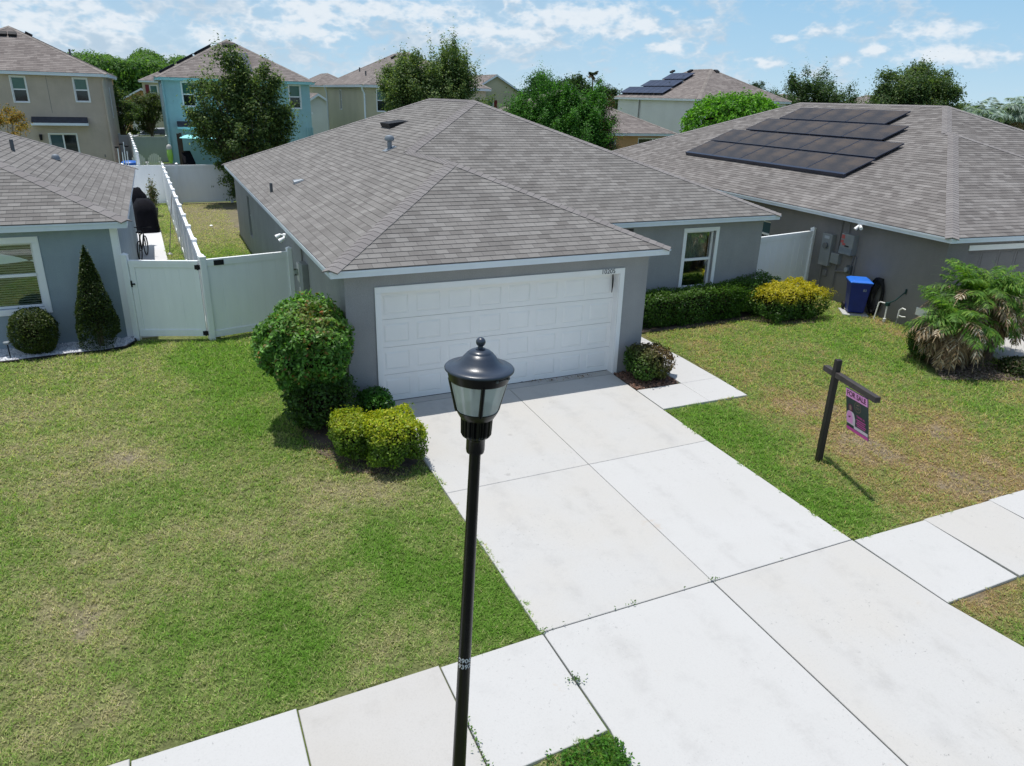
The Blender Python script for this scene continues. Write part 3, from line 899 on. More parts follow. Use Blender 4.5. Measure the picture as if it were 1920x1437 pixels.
# near ground, one fine sheet with the turf's tone in it; it sits 2 mm above the wide sheet
xs = np.arange(-16, 24.01, .12); ys = np.arange(-9.95, 28.6, .12)
X, Y = np.meshgrid(xs, ys); Z = zg(X, Y) - .028 + (fbm(X, Y, 1.3, 3, 5) - .5) * .03
me = bpy.data.meshes.new('ground'); nx, ny = len(xs), len(ys)
idx = np.arange(nx * ny).reshape(ny, nx); q = np.stack([idx[:-1, :-1], idx[:-1, 1:], idx[1:, 1:], idx[1:, :-1]], -1).reshape(-1, 4)
me.vertices.add(nx * ny); me.vertices.foreach_set('co', np.stack([X, Y, Z], -1).astype(np.float32).ravel())
me.loops.add(q.size); me.loops.foreach_set('vertex_index', q.astype(np.int32).ravel()); me.polygons.add(len(q)); me.polygons.foreach_set('loop_start', np.arange(0, q.size, 4, dtype=np.int32))
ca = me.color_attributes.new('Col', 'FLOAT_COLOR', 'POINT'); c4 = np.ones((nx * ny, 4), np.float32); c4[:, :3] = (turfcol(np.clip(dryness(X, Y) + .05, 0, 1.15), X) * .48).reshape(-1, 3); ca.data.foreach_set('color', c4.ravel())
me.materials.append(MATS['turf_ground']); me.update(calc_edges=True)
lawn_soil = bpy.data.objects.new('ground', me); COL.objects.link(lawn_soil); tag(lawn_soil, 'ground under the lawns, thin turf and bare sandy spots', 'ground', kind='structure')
mb = MB()
yy = [-400, -14.0, -9.9, 0, 28.6, 32.1, 60, 200, 3000]; xx = [-3000, -300, -40, -16, 24, 60, 300, 3000]
for i in range(len(yy) - 1):
    for j in range(len(xx) - 1):
        if -14 <= yy[i] < -9.95: continue
        f = lambda x, y: (x, y, float(zg(np.array(x), np.array(max(y, -14.)))) - .055)
        mb.add([f(xx[j], yy[i]), f(xx[j + 1], yy[i]), f(xx[j + 1], yy[i + 1]), f(xx[j], yy[i + 1])], [(0, 1, 2, 3)])
tag(mb.build('terrain', 'far_ground'), 'wide flat grassy ground running to the horizon', 'ground', kind='structure')
mb = MB(); z = gz(-9.95)
mb.add([(-300, -14, z - .17), (300, -14, z - .17), (300, -10.25, z - .15), (-300, -10.25, z - .15)], [(0, 1, 2, 3)])
mb.add([(-300, -18, z - .4), (300, -18, z - .4), (300, -14, z - .17), (-300, -14, z - .17)], [(0, 1, 2, 3)])
tag(mb.build('road', 'asphalt'), 'asphalt street in front of the kerb', 'road', kind='structure')
mb = MB(); mb.box(-60, -10.25, z - .2, -.2, -9.95, z - .01).box(5.35, -10.25, z - .2, 60, -9.95, z - .01).box(-.2, -10.25, z - .2, 5.35, -9.95, z - .12)
tag(mb.build('kerb', 'kerb_concrete', bevel=.02), 'concrete kerb along the street', 'kerb', kind='structure')


def slab(mb, pts, th=.10, lift=.012, j=.007, ci=0):
    """a cast slab with slightly broken edges; pts counter-clockwise"""
    P = [Vector((a, b)) for a, b in pts]; n = len(P); ctr = sum(P, Vector((0, 0))) / n; q = []
    for i in range(n):
        d1 = (P[i] - P[i - 1]).normalized(); d2 = (P[(i + 1) % n] - P[i]).normalized()
        n1 = Vector((-d1.y, d1.x)); n2 = Vector((-d2.y, d2.x)); q.append((P[i], (n1 + n2) / (1 + n1.dot(n2))))
    mb.cm = ci; e = .006
    def ring(off, dz): return [(p.x + m.x * off, p.y + m.y * off, gz(p.y + m.y * off) + lift + dz) for p, m in q]
    r0, r1, r2 = ring(j, -th), ring(j, -e), ring(j + e, 0)
    vs = r0 + r1 + r2; fs = [tuple(range(2 * n, 3 * n))]
    for k in (0, 1):
        for i in range(n): fs.append((k * n + i, k * n + (i + 1) % n, (k + 1) * n + (i + 1) % n, (k + 1) * n + i))
    mb.add(vs, fs); mb.cm = 0


CM = ['concrete', 'concrete_cool', 'concrete_warm']
Y1, Y2, Y3 = -3.147, -6.235, -7.66; XD, XR, XL_ = 2.485, 4.866, .05
mb = MB()
slab(mb, [(XL_, -.06), (XL_, Y1), (XD, Y1), (XD, -.06)], ci=0, j=.004)
slab(mb, [(XD, -.06), (XD, Y1), (XR, Y1), (XR, -.06)], ci=0, j=.004)
slab(mb, [(XL_, Y1), (XL_, Y2), (XD, Y2), (XD, Y1)], ci=0, j=.004)
slab(mb, [(XD, Y1), (XD, Y2), (XR + .06, Y2), (XR, Y1)], ci=1, j=.004)
slab(mb, [(.07, Y2), (.08, Y3), (-.02, -8.4), (-.2, -9.95), (XD, -9.95), (XD, Y2)], j=.009, ci=1)
slab(mb, [(XD, Y2), (XD, -9.95), (5.35, -9.95), (5.16, -8.6), (4.99, Y3), (4.93, Y2)], j=.009, ci=0)
slab(mb, [(.0, .2), (.0, -.05), (4.88, -.05), (4.88, .2)], ci=2)
tag(mb.build('driveway', CM), 'pale concrete driveway of large slabs', 'driveway', kind='structure')
mb = MB(); x = .07
joints = [.07, -1.17, -2.64, -4.1, -5.56, -7.0, -8.5, -10, -11.5, -13, -16]; cis = [1, 2, 1, 0, 1, 2, 0, 1, 0, 1]
for k in range(len(joints) - 1): slab(mb, [(joints[k + 1], Y2 - .05), (joints[k + 1], Y3 - .06), (joints[k], Y3 - .0), (joints[k], Y2 - .02)], ci=cis[k], j=.008)
jr = [4.95, 6.37, 7.85, 9.3, 10.8, 12.3, 13.8, 15.3, 18, 22]
for k in range(len(jr) - 1): slab(mb, [(jr[k], Y2 - .02), (jr[k] + .05, Y3), (jr[k + 1], Y3), (jr[k + 1], Y2 - .04)], ci=[1, 0][k % 2], j=.004)
tag(mb.build('sidewalk', CM), 'concrete sidewalk of square slabs along the lawns', 'sidewalk', kind='structure')
mb = MB()
slab(mb, [(XR + .02, -.93), (XR + .02, -1.83), (5.97, -1.84), (5.97, -.94)], ci=1, j=.003)
slab(mb, [(5.97, -.94), (5.97, -1.84), (6.90, -1.86), (6.90, -.94)], ci=1, j=.003)
slab(mb, [(5.97, .3), (5.97, -.94), (6.90, -.94), (6.90, .3)], ci=1, j=.003)
slab(mb, [(5.97, 1.6), (5.97, .3), (6.90, .3), (6.90, 1.6)], ci=1, j=.003)
slab(mb, [(5.97, 3.0), (5.97, 1.6), (6.90, 1.6), (6.90, 3.0)], ci=1, j=.003)
tag(mb.build('walkway', CM), 'narrow white concrete walkway from driveway to front door', 'walkway', kind='structure')
mb = MB()
slab(mb, [(-4.17, 5.9), (-3.12, 5.9), (-3.62, 28), (-4.17, 28)], ci=0, lift=.01)
slab(mb, [(-9, 17.5), (-4.18, 17.5), (-4.18, 28), (-9, 28)], ci=0, lift=.01)
tag(mb.build('patio', ['concrete_patio']), 'white concrete side path and patio behind the fence gate', 'patio', kind='structure')


def inpoly(x, y, poly):
    r = np.zeros(len(x), bool); n = len(poly); j = n - 1
    for i in range(n):
        xi, yi = poly[i]; xj, yj = poly[j]
        c = ((yi > y) != (yj > y)) & (x < (xj - xi) * (y - yi) / (yj - yi + 1e-12) + xi); r ^= c; j = i
    return r


RH = (13.793, -.652, -.103)           # the neighbour on the right: corner and turn
rU = np.array([math.cos(RH[2]), math.sin(RH[2])]); rV = np.array([-math.sin(RH[2]), math.cos(RH[2])])
def rloc(a, b): return (RH[0] + a * rU[0] + b * rV[0], RH[1] + a * rU[1] + b * rV[1])
LAWN = [  # (outline, holes)
    ([(-16, Y2 - .03), (.06, Y2 + .01), (.05, .0), (-.61, .0), (-.61, 5.5), (-2.5, 5.15), (-4.15, 5.72), (-4.3, 5.05), (-16, 4.95)], [[(-1.0, -.05), (-.0, -.1), (.0, -2.2), (-.6, -2.2), (-1.1, -1.6), (-1.5, -.6)]]),
    ([(XR + .02, -1.86), (XR, Y1), (XR + .07, Y2), (24, Y2 - .04), (24, -3.5), rloc(1.5, -3), rloc(.9, -1.2), rloc(.25, .3), rloc(.25, 4.8), (12, 3.2), (10.6, 2.3), (7.1, 2.15), (6.92, -1.9)], [[rloc(-2.1, -2.0), rloc(-.3, -2.6), rloc(-.3, -1.1), rloc(-1.2, -.8)]]),
    ([(.04, Y3 - .02), (-16, Y3 - .07), (-16, -9.95), (-.2, -9.95), (-.03, -8.4)], []),
    ([(5.02, Y3 - .02), (24, Y3 - .02), (24, -9.95), (5.36, -9.95), (5.17, -8.6)], []),
    ([(-2.52, 5.3), (-.63, 5.6), (-.63, 28.2), (.5, 28.2), (-2.95, 28.2)], []),
    ([(-3.11, 6), (-2.66, 6), (-3.08, 28.2), (-3.6, 28.2)], []),
    ([(11.4, 3.4), rloc(.2, 5), rloc(.2, 14), (11.4, 14)], []),
]


def grass():
    V = []; CC = []
    for poly, holes in LAWN:
        P = np.array(poly); lo = P.min(0) - .15; hi = P.max(0) + .15
        A = (hi - lo).prod(); N = int(A * 6000)
        x = rng.uniform(lo[0], hi[0], N); y = rng.uniform(lo[1], hi[1], N)
        d = np.stack([x, y, zg(x, y)], 1) - CAM; zf = d @ CF; u = d @ CR / zf * FPX + 960; v = 718.5 - d @ CU / zf * FPX
        ok = (zf > .5) & (u > -260) & (u < 2180) & (v > 100) & (v < 1800)
        dist = np.linalg.norm(d, axis=1); ok &= rng.random(N) < np.clip((9.5 / dist) ** 1.7, .04, 1)
        x, y, dist = x[ok], y[ok], dist[ok]
        jx = x + (fbm(x, y, 4.5, 3, 31) - .5) * .22 + rng.normal(0, .012, len(x)); jy = y + (fbm(x, y, 4.5, 3, 47) - .5) * .20 + rng.normal(0, .010, len(x))
        ok = inpoly(jx, jy, poly)
        for h in holes: ok &= ~inpoly(jx, jy, h)
        x, y, dist = x[ok], y[ok], dist[ok]
        tuft = fbm(x, y, 11., 3, 77) - .5
        dr = dryness(x, y) + tuft * .7; keep = rng.random(len(x)) < np.clip(1.25 - dr * .6, .3, 1) * np.clip(.75 + (fbm(x, y, 16., 2, 91) - .5) * 3.0, .25, 1); x, y, dist, dr = x[keep], y[keep], dist[keep], dr[keep]
        n = len(x); sc = np.clip(dist / 9.5, .8, 2.6) ** .85
        L = rng.uniform(.026, .056, n) * (1.25 - .45 * np.clip(dr, 0, 1)) * np.clip(sc, 1, 1.6); Wd = rng.uniform(.007, .013, n) * sc
        an = rng.uniform(0, 6.283, n); el = rng.uniform(.08, .95, n)
        tip = np.stack([np.cos(an) * np.cos(el), np.sin(an) * np.cos(el), np.sin(el)], 1) * L[:, None]
        a2 = an + math.pi / 2 + rng.uniform(-.5, .5, n); sd_ = np.stack([np.cos(a2), np.sin(a2), rng.uniform(-.2, .2, n)], 1) * (Wd / 2)[:, None]
        inn = inpoly(x, y, poly); b = np.stack([x, y, zg(x, y) + np.where(inn, -.012, .010)], 1)
        V.append(np.stack([b - sd_, b + sd_, b + tip], 1).reshape(-1, 3))
        c = turfcol(np.clip(dr + rng.normal(0, .27, n), 0, 1.0), x) * rng.uniform(.8, 1.2, (n, 1)); CC.append(c)
    V = np.concatenate(V); CC = np.concatenate(CC)
    print('blades', len(CC))
    o = np_mesh('grass', V, 3, 'grass_blades', None, CC)
    tag(o, 'short mown lawn grass, patchy green and straw brown', 'grass', kind='stuff')


grass()


def weeds(name, label, spots, n=26, r=.05, leaf=.03, cols=GREEN):
    C = []; NR = []
    for x, y, k in spots:
        m = int(n * k); an = rng.uniform(0, 6.28, m); rr = np.abs(rng.normal(0, r * math.sqrt(k), m))
        C.append(np.stack([x + np.cos(an) * rr, y + np.sin(an) * rr, np.full(m, gz(y)) + rng.uniform(.015, .05, m) + .02], 1)); q = rng.normal(size=(m, 3)) * .5; q[:, 2] += 1; NR.append(q)
    C = np.concatenate(C); NR = np.concatenate(NR)
    tag(np_mesh(name, leaf_quads(C, NR, leaf, .5), 4, 'leaves', None, palette(len(C), cols)), label, 'weeds', kind='stuff')


js = [(*ground_at(1080, 1279)[:2], 1.2), (*ground_at(1187, 1136)[:2], .5), (*ground_at(1334, 1090)[:2], .7), (*ground_at(1020, 1188)[:2], .5), (*ground_at(1085, 1283)[:2], .8)]
for k in range(14): js.append((-1.17 + rng.normal(0, .008), -6.95 - .05 * k, .12 + .35 * rng.random()))
for k in range(9):
    x = rng.uniform(.1, 4.8); js.append((x, Y2 + rng.normal(0, .004), .08))
weeds('weeds', 'small green weeds growing in the concrete joints', js)
C_ = []
for k in range(260):
    x = rng.uniform(-.95, .05); y = rng.uniform(-8.75, -7.72)
    if rng.random() < np.clip(1.15 + x * 1.4, 0, 1): C_.append((x, y, .9))
weeds('ground_cover', 'bright green creeping weeds in the strip beside the sidewalk', C_, 18, .045, .042, [(.05, .15, .012), (.07, .20, .02), (.04, .11, .012)])


def scatter_stones(name, label, poly, n, size, cols, mat_cols, z0=.0, cat='gravel'):
    P = np.array(poly); lo = P.min(0); hi = P.max(0); x = rng.uniform(lo[0], hi[0], n * 3); y = rng.uniform(lo[1], hi[1], n * 3); ok = inpoly(x, y, poly); x = x[ok][:n]; y = y[ok][:n]; n = len(x)
    oc = np.array([(1, 0, 0), (-1, 0, 0), (0, 1, 0), (0, -1, 0), (0, 0, .7), (0, 0, -.7)]); fc = [(0, 2, 4), (2, 1, 4), (1, 3, 4), (3, 0, 4), (2, 0, 5), (1, 2, 5), (3, 1, 5), (0, 3, 5)]
    v = oc[None] * rng.uniform(.5, 1.1, (n, 6, 1)) * (size * rng.uniform(.6, 1.5, n))[:, None, None]
    an = rng.uniform(0, 6.28, n); c, s = np.cos(an)[:, None], np.sin(an)[:, None]
    v = np.stack([v[..., 0] * c - v[..., 1] * s, v[..., 0] * s + v[..., 1] * c, v[..., 2]], -1)
    v += np.stack([x, y, zg(x, y) + z0 + rng.uniform(-.01, .02, n)], -1)[:, None]
    V = v[:, np.array(fc).ravel()].reshape(-1, 3)
    cc = np.repeat(palette(n, cols), 8, 0)
    return tag(np_mesh(name, V, 3, mat_cols, None, cc), label, cat, kind='stuff')


m_, t_, b_, o_ = newmat('stones'); at_ = t_.n('ShaderNodeAttribute', attribute_name='Col'); t_.l(at_.outputs[0], b_.inputs['Base Color']); b_.inputs['Roughness'].default_value = .85
bedp = [(-9, 5.0), (-8, 4.98), (-6.4, 5.02), (-5.4, 5.12), (-4.75, 5.1), (-4.35, 5.25), (-4.15, 5.6), (-4.2, 5.93), (-9, 5.93)]
mb = MB(); mb.add([(a, b, -.01) for a, b in bedp], [tuple(range(len(bedp)))]); tag(mb.build('gravel_bed', 'kerb_concrete'), 'base of the white gravel planting bed', 'ground', kind='structure')
scatter_stones('gravel', 'white gravel covering the planting bed by the left house', bedp, 15000, .022, [(.72, .72, .74), (.60, .61, .65), (.45, .46, .50), (.8, .8, .8)], 'stones', .005)
mb = MB(); mb.tube([(a, b - .02, .02) for a, b in bedp[:8]], .022, 6)
tag(mb.build('garden_edging', 'black_plastic'), 'black plastic edging along the white gravel bed', 'edging')
mul = [(4.9, -.9), (5.93, -.9), (5.93, 0), (5.93, 2.9), (5.56, 2.9), (5.56, -.02), (4.9, -.02)]
mb = MB(); mb.add([(a, b, gz(b) - .008) for a, b in mul], [tuple(range(len(mul)))]); tag(mb.build('soil_bed', 'soil'), 'bare soil bed beside the garage', 'ground', kind='structure')
scatter_stones('mulch', 'reddish brown wood mulch around the round shrub', mul, 3500, .026, [(.16, .08, .05), (.10, .06, .045), (.22, .13, .09)], 'stones', .0, 'mulch')
hb = [(7.0, 3.0), (7.0, 2.2), (8.5, 2.1), (10.4, 2.2), (11.2, 1.5), (12.0, 1.35), (12.9, 2.0), (13.3, 2.9), (12.0, 3.4), (11.4, 3.0)]
mb = MB(); mb.add([(a, b, .0) for a, b in hb], [tuple(range(len(hb)))]); tag(mb.build('soil_bed', 'soil'), 'bare soil bed under the long hedge', 'ground', kind='structure')
bb = [(-.9, -.02), (.0, -.05), (.02, -2.0), (-.35, -2.45), (-1.0, -2.1), (-1.45, -1.3), (-1.6, -.6), (-1.3, .2), (-.65, .6), (-.63, -.02)]
mb = MB(); mb.add([(a, b, gz(b) - .004) for a, b in bb], [tuple(range(len(bb)))]); tag(mb.build('soil_bed', 'soil'), 'bare soil bed under the bushes left of the driveway', 'ground', kind='structure')
sc_ = np.array(bb)
fl = []
for k in range(900):
    x, y = rng.uniform(-1.7, .1), rng.uniform(-2.7, .5); fl.append((x, y))
fl = np.array(fl); fl = fl[inpoly(fl[:, 0], fl[:, 1], [(a * 1.12, b * 1.1 - .05) for a, b in bb])]
L0 = np.stack([fl[:, 0], fl[:, 1], zg(fl[:, 0], fl[:, 1]) + .02], 1); g_ = [ground_at(1075, 715)[:2], ground_at(1040, 720)[:2], ground_at(1100, 708)[:2], ground_at(1005, 716)[:2]]
L1 = np.concatenate([np.stack([rng.normal(g[0], .12, 26), rng.normal(max(g[1], .02), .05, 26), np.full(26, .03)], 1) for g in g_])
L0 = np.concatenate([L0, L1]); q_ = rng.normal(size=L0.shape) * .3; q_[:, 2] += 1
tag(np_mesh('fallen_leaves', leaf_quads(L0, q_, .035, .6), 4, 'dead_fronds', None, palette(len(L0), [(.20, .11, .05), (.13, .08, .04), (.30, .22, .12), (.08, .05, .03)])), 'dry brown fallen leaves by the bushes and garage door', 'fallen leaves', kind='stuff')

# ------------------------------------------------------------------ the grey house with the garage
H = thing('house', 'grey single storey house with white double garage door and grey shingle roof', 'house', (0, 0, 0))
RX, RY, RS, RZ = -.90, -.293, .4123, 2.628
WG, WD, DD, DM = 6.7355, 12.536, 19.508, 3.032
rf = lshape_roof(H, WG, DM, WD, DD, RZ, RS, 'shingle_grey', 'cap_grey')
rf.location = (RX, RY, 0)
gl, gr, wr, wy, yb = -.608, 5.543, 11.345, 3.031, 18.9
mb = MB(); zt = 2.50
F = frame((0, 0, 0), (1, 0, 0), (0, -1, 0))
wall_panel(mb, F, gl, gr, -.12, zt, [(0, 4.88, -.12, 2.13)], .2)
F2 = frame((0, wy, 0), (1, 0, 0), (0, -1, 0))
WIN = (8.83, 9.77, .77, 2.25)
wall_panel(mb, F2, gr, wr, -.05, zt, [WIN, (5.75, 7.2, -.05, 2.42)], .16)
FL = frame((gl, 0, 0), (0, 1, 0), (-1, 0, 0)); LW = (14.0, 14.75, .65, 2.0)
wall_panel(mb, FL, 0, yb, -.05, zt, [LW], .16)
FR = frame((wr, 0, 0), (0, 1, 0), (1, 0, 0)); wall_panel(mb, FR, wy, yb, -.05, zt, [(6, 7, .8, 2.1)], .16)
mb.add([(gr, 0, -.05), (gr, wy, -.05), (gr, wy, zt), (gr, 0, zt)], [(0, 1, 2, 3)]); mb.add([(gl, yb, -.05), (wr, yb, -.05), (wr, yb, zt), (gl, yb, zt)], [(0, 1, 2, 3)])
mb.box(5.75, wy + 1.3, -.05, 7.2, wy + 1.4, 2.42); mb.box(5.7, wy + .16, -.05, 5.75, wy + 1.4, 2.42); mb.box(7.2, wy + .16, -.05, 7.25, wy + 1.4, 2.42); mb.box(5.75, wy + .16, 2.42, 7.2, wy + 1.4, 2.46)
mb.build('wall', 'stucco_grey', H)
ed = MB().box(5.9, wy + 1.25, 0, 6.85, wy + 1.297, 2.1).build('front_door', 'dark_brown', H)
MB().cyl((6.75, wy + 1.25, 1.0), (6.75, wy + 1.2, 1.0), .03).build('handle', 'grey_metal', ed)
# garage door
mb = MB()
dy, x0, x1, ztop = .17, .012, 4.868, 2.12
sec = (ztop - .02) / 4; cw = (x1 - x0) / 8
for j in range(4):
    za, zb = .02 + j * sec, .02 + (j + 1) * sec - .007
    us = []; holes = []
    for i in range(8):
        a = x0 + i * cw
        holes.append((a + .075, a + cw - .075, za + .095, zb - .085))
    T = frame((0, dy, 0), (1, 0, 0), (0, -1, 0)); wall_panel(mb, T, x0, x1, za, zb, holes, .009)
    mb.add([(x0, dy, zb), (x1, dy, zb), (x1, dy + .03, zb), (x0, dy + .03, zb), (x0, dy, za), (x1, dy, za), (x1, dy + .03, za), (x0, dy + .03, za)], [(0, 1, 2, 3), (4, 5, 6, 7)])
    for a, b, c, d in holes:
        y0 = dy + .009; g = .034; y1 = dy - .002
        mb.add([(a, y0, c), (b, y0, c), (b, y0, d), (a, y0, d), (a + g, y1, c + g), (b - g, y1, c + g), (b - g, y1, d - g), (a + g, y1, d - g)],
               [(0, 1, 5, 4), (1, 2, 6, 5), (2, 3, 7, 6), (3, 0, 4, 7), (4, 5, 6, 7)])
mb.box(x0 - .01, dy + .03, .02, x1 + .01, dy + .05, ztop + .01)
gdo = mb.build('garage_door', 'door_white', H)
MB().box(.005, dy - .004, -.02, 4.875, dy + .028, .021).build('bottom_seal', 'black_plastic', gdo)
mb = MB(); t_w = .10
mb.box(-t_w, -.025, -.03, 0, -.002, 2.13); mb.box(4.88, -.025, -.03, 4.98, -.002, 2.13); mb.box(-t_w, -.025, 2.13, 4.98, -.002, 2.235)
mb.box(.0, -.002, -.03, .012, .2, 2.118); mb.box(4.868, -.002, -.03, 4.88, .2, 2.118); mb.box(.0, -.002, 2.118, 4.88, .2, 2.13)
mb.build('door_trim', 'paint_white', H, bevel=.003)
MB().tube([(4.80, .13, 2.11), (4.805, .12, 1.98), (4.80, .11, 1.85), (4.785, .10, 1.72)], [.012, .018, .016, .008], 6).build('loose_weatherstrip', 'black_plastic', H)
text_obj('10205', .13, 'text_black', H, Matrix.Translation((4.59, -.030, 2.185)), 'house_number', .003, xscale=1.0, bold=-.001)
tr = window(H, F2, *WIN, trim=.1, recess=.09, clear=True)
cu = MB(F2); n = 26
for k in range(n):
    a = WIN[0] + .06 + (WIN[1] - WIN[0] - .12) * k / n; b = WIN[0] + .06 + (WIN[1] - WIN[0] - .12) * (k + 1) / n
    ya, yb_ = -.25 - .02 * (k % 2), -.25 - .02 * ((k + 1) % 2); zl = 1.5 if k > 12 else 1.42
    cu.add([(a, ya, zl), (b, yb_, zl), (b, yb_, 2.2), (a, ya, 2.2)], [(0, 1, 2, 3)])
cu.build('curtain', 'stucco_pale', tr)
window(H, FL, *LW, trim=0, recess=.07, upper='pane_dark')
window(H, FR, 6, 7, .8, 2.1, trim=0)
# meter boxes, pipe and lights on the shaded left wall
def lbox(y0, y1, z0, z1, d, mat, nm, par=H): return MB().box(gl - d, y0, z0, gl - .002, y1, z1).build(nm, mat, par, bevel=.008)
lbox(3.45, 3.85, 1.15, 1.95, .13, 'grey_metal', 'electric_panel'); mt = lbox(3.98, 4.25, 1.45, 1.85, .12, 'stucco_pale', 'meter_box')
MB().cyl((gl - .12, 4.115, 1.66), (gl - .2, 4.115, 1.66), .075, n=16).build('meter_dial', 'window_glass', mt)
lbox(4.0, 4.22, .95, 1.3, .1, 'stucco_pale', 'cable_box')
MB().cyl((gl - .04, 3.62, -.02), (gl - .04, 3.62, 1.15), .028).build('conduit', 'conduit_grey', H)
MB().cyl((gl - .04, 3.92, 0), (gl - .04, 3.92, 2.48), .02).build('conduit', 'conduit_grey', H)
fl_ = MB(); fl_.box(-.95, 4.2, 2.40, -.89, 4.34, 2.47)
for y in (4.02, 4.5): fl_.cyl((-.93, 4.27, 2.44), (-.97, y, 2.42), .015); fl_.cyl((-.97, y, 2.42), (-1.06, y + .02, 2.36), .03, .055, 12)
fl_.build('floodlight', 'paint_white', H, True)
# roof fittings
def rz(x): return RZ + RS * (x - RX)
def vent_box(par, T, L=1.0, w=.42, h=.11):
    m = MB(T); m.add([(-w / 2 - .06, -L / 2, .012), (w / 2, -L / 2, .012), (w / 2, L / 2, .012), (-w / 2 - .06, L / 2, .012), (-w / 2 - .06, -L / 2, h), (w / 2, -L / 2, .03), (w / 2, L / 2, .03), (-w / 2 - .06, L / 2, h)],
          [(4, 5, 6, 7), (0, 1, 5, 4), (1, 2, 6, 5), (2, 3, 7, 6), (3, 0, 4, 7)])
    m.box(-w / 2 - .03, -L / 2 - .06, .012, w / 2 + .08, L / 2 + .06, .018)
    return m.build('roof_vent', 'black_plastic', par)
def slopeT(x, y, z, s=RS, ang=0):
    return Matrix.Translation((x, y, z)) @ Matrix.Rotation(ang, 4, 'Z') @ Matrix.Rotation(-math.atan(s), 4, 'Y')
vent_box(H, slopeT(3.55, 11.0, rz(3.55)), 1.0, .45, .16)
m = MB(slopeT(2.38, 7.49, rz(2.38))); m.box(-.17, -.17, .01, .17, .17, .02); m.build('vent_flashing', 'galvanised', H)
m = MB(); z_ = rz(2.38); m.cyl((2.38, 7.49, z_), (2.38, 7.49, z_ + .2), .06, n=14); m.lathe([(.06, .2), (.12, .22), (.13, .27), (.10, .33), (.0, .36)], 14, (2.38, 7.49, z_)); m.build('exhaust_vent', 'galvanised', H, True)
m = MB(slopeT(.16, 8.59, rz(.16))); m.box(-.14, -.13, .01, .14, .13, .018)
for k in range(7):
    a, b = math.pi * k / 7, math.pi * (k + 1) / 7
    m.add([(-.12 , -.10 * math.cos(a), .02 + .10 * math.sin(a)), (-.12, -.10 * math.cos(b), .02 + .10 * math.sin(b)), (.10, -.10 * math.cos(b), .02 + .03 * math.sin(b)), (.10, -.10 * math.cos(a), .02 + .03 * math.sin(a))], [(0, 1, 2, 3)])
m.build('exhaust_vent', 'galvanised', H, True)
MB().cyl((-.52, 8.9, rz(-.52) - .02), (-.52, 8.9, rz(-.52) + .24), .04).build('vent_pipe', 'dark_grey_metal', H)

# ------------------------------------------------------------------ the house on the left
LH = thing('house', 'blue grey single storey house at left edge with white framed window and gravel bed', 'house', (-4.2, 5.93, 0))
lw, ld = 12.4, 11.4
lr = hip_roof(LH, lw, ld + .6, 2.66, RS, 'shingle_grey', 'cap_grey'); lr.location = (-lw + .25, -.3, 0)
mb = MB(); T = frame((0, 0, 0), (1, 0, 0), (0, -1, 0)); LWN = (-3.35, -1.60, .86, 2.24)
wall_panel(mb, T, -lw + .6, 0, -.05, 2.54, [LWN], .16)
mb.add([(0, 0, -.05), (0, ld, -.05), (0, ld, 2.54), (0, 0, 2.54)], [(0, 1, 2, 3)]); mb.add([(-lw + .6, ld, -.05), (0, ld, -.05), (0, ld, 2.54), (-lw + .6, ld, 2.54)], [(0, 1, 2, 3)]); mb.add([(-lw + .6, 0, -.05), (-lw + .6, ld, -.05), (-lw + .6, ld, 2.54), (-lw + .6, 0, 2.54)], [(0, 1, 2, 3)])
mb.build('wall', 'stucco_blue_grey', LH)
mb = MB(); mb.box(-.13, -.02, -.03, .0, -.002, 2.52); mb.box(.002, -.02, -.03, .02, .11, 2.52); mb.build('corner_trim', 'vinyl_white', LH)
wn = window(LH, T, *LWN, trim=.13, recess=.09, clear=True, blinds=True)
sw = MB(T); n = 14
for k in range(n):   # swagged valance
    a, b = [LWN[0] + .05 + (LWN[1] - LWN[0] - .1) * q / n for q in (k, k + 1)]; fa, fb = [.22 * (2 * abs(q / n - .5)) ** 2 for q in (k, k + 1)]
    sw.add([(a, -.115, 1.80 + fa * .3), (b, -.115, 1.80 + fb * .3), (b, -.115, 2.04 - fb), (a, -.115, 2.04 - fa)], [(0, 1, 2, 3)])
sw.build('valance', 'vinyl_white', wn)
MB().cyl((-2.3, 5.01, 3.66), (-2.3, 5.01, 4.0), .045).build('vent_pipe', 'dark_grey_metal', LH)
m = MB(); m.box(-1.36, 3.9, 3.38, -1.1, 4.15, 3.4); m.lathe([(.1, .0), (.11, .06), (.08, .13), (0, .16)], 12, (-1.22, 4.02, 3.38)); m.build('exhaust_vent', 'galvanised', LH, True).location = (-.31, 2.27, .01)

# ------------------------------------------------------------------ the house on the right
NR = thing('house', 'taupe grey single storey house with black solar panels on its shingle roof', 'house', (RH[0], RH[1], 0), RH[2])
WG2, DM2, WD2, DD2, ZE2, S2 = 10.51, .243, 14.41, 22.2, 2.479, .4123
r2 = lshape_roof(NR, WG2, DM2, WD2, DD2, ZE2, S2, 'shingle_taupe', 'cap_grey')
mb = MB(); zt = 2.37
F = frame((0, .3, 0), (1, 0, 0), (0, -1, 0)); GD2 = (1.0, 5.9, -.12, 2.09)
wall_panel(mb, F, .3, WD2 - .3, -.15, zt, [GD2], .2)
FW = frame((.3, 0, 0), (0, 1, 0), (-1, 0, 0)); SW = (7.02, 7.9, .9, 1.75)
wall_panel(mb, FW, .3, DD2 - .3, -.1, zt, [SW], .16)
mb.add([(WD2 - .3, .3, -.1), (WD2 - .3, DD2 - .3, -.1), (WD2 - .3, DD2 - .3, zt), (WD2 - .3, .3, zt)], [(0, 1, 2, 3)]); mb.add([(.3, DD2 - .3, -.1), (WD2 - .3, DD2 - .3, -.1), (WD2 - .3, DD2 - .3, zt), (.3, DD2 - .3, zt)], [(0, 1, 2, 3)])
mb.build('wall', 'stucco_taupe', NR)
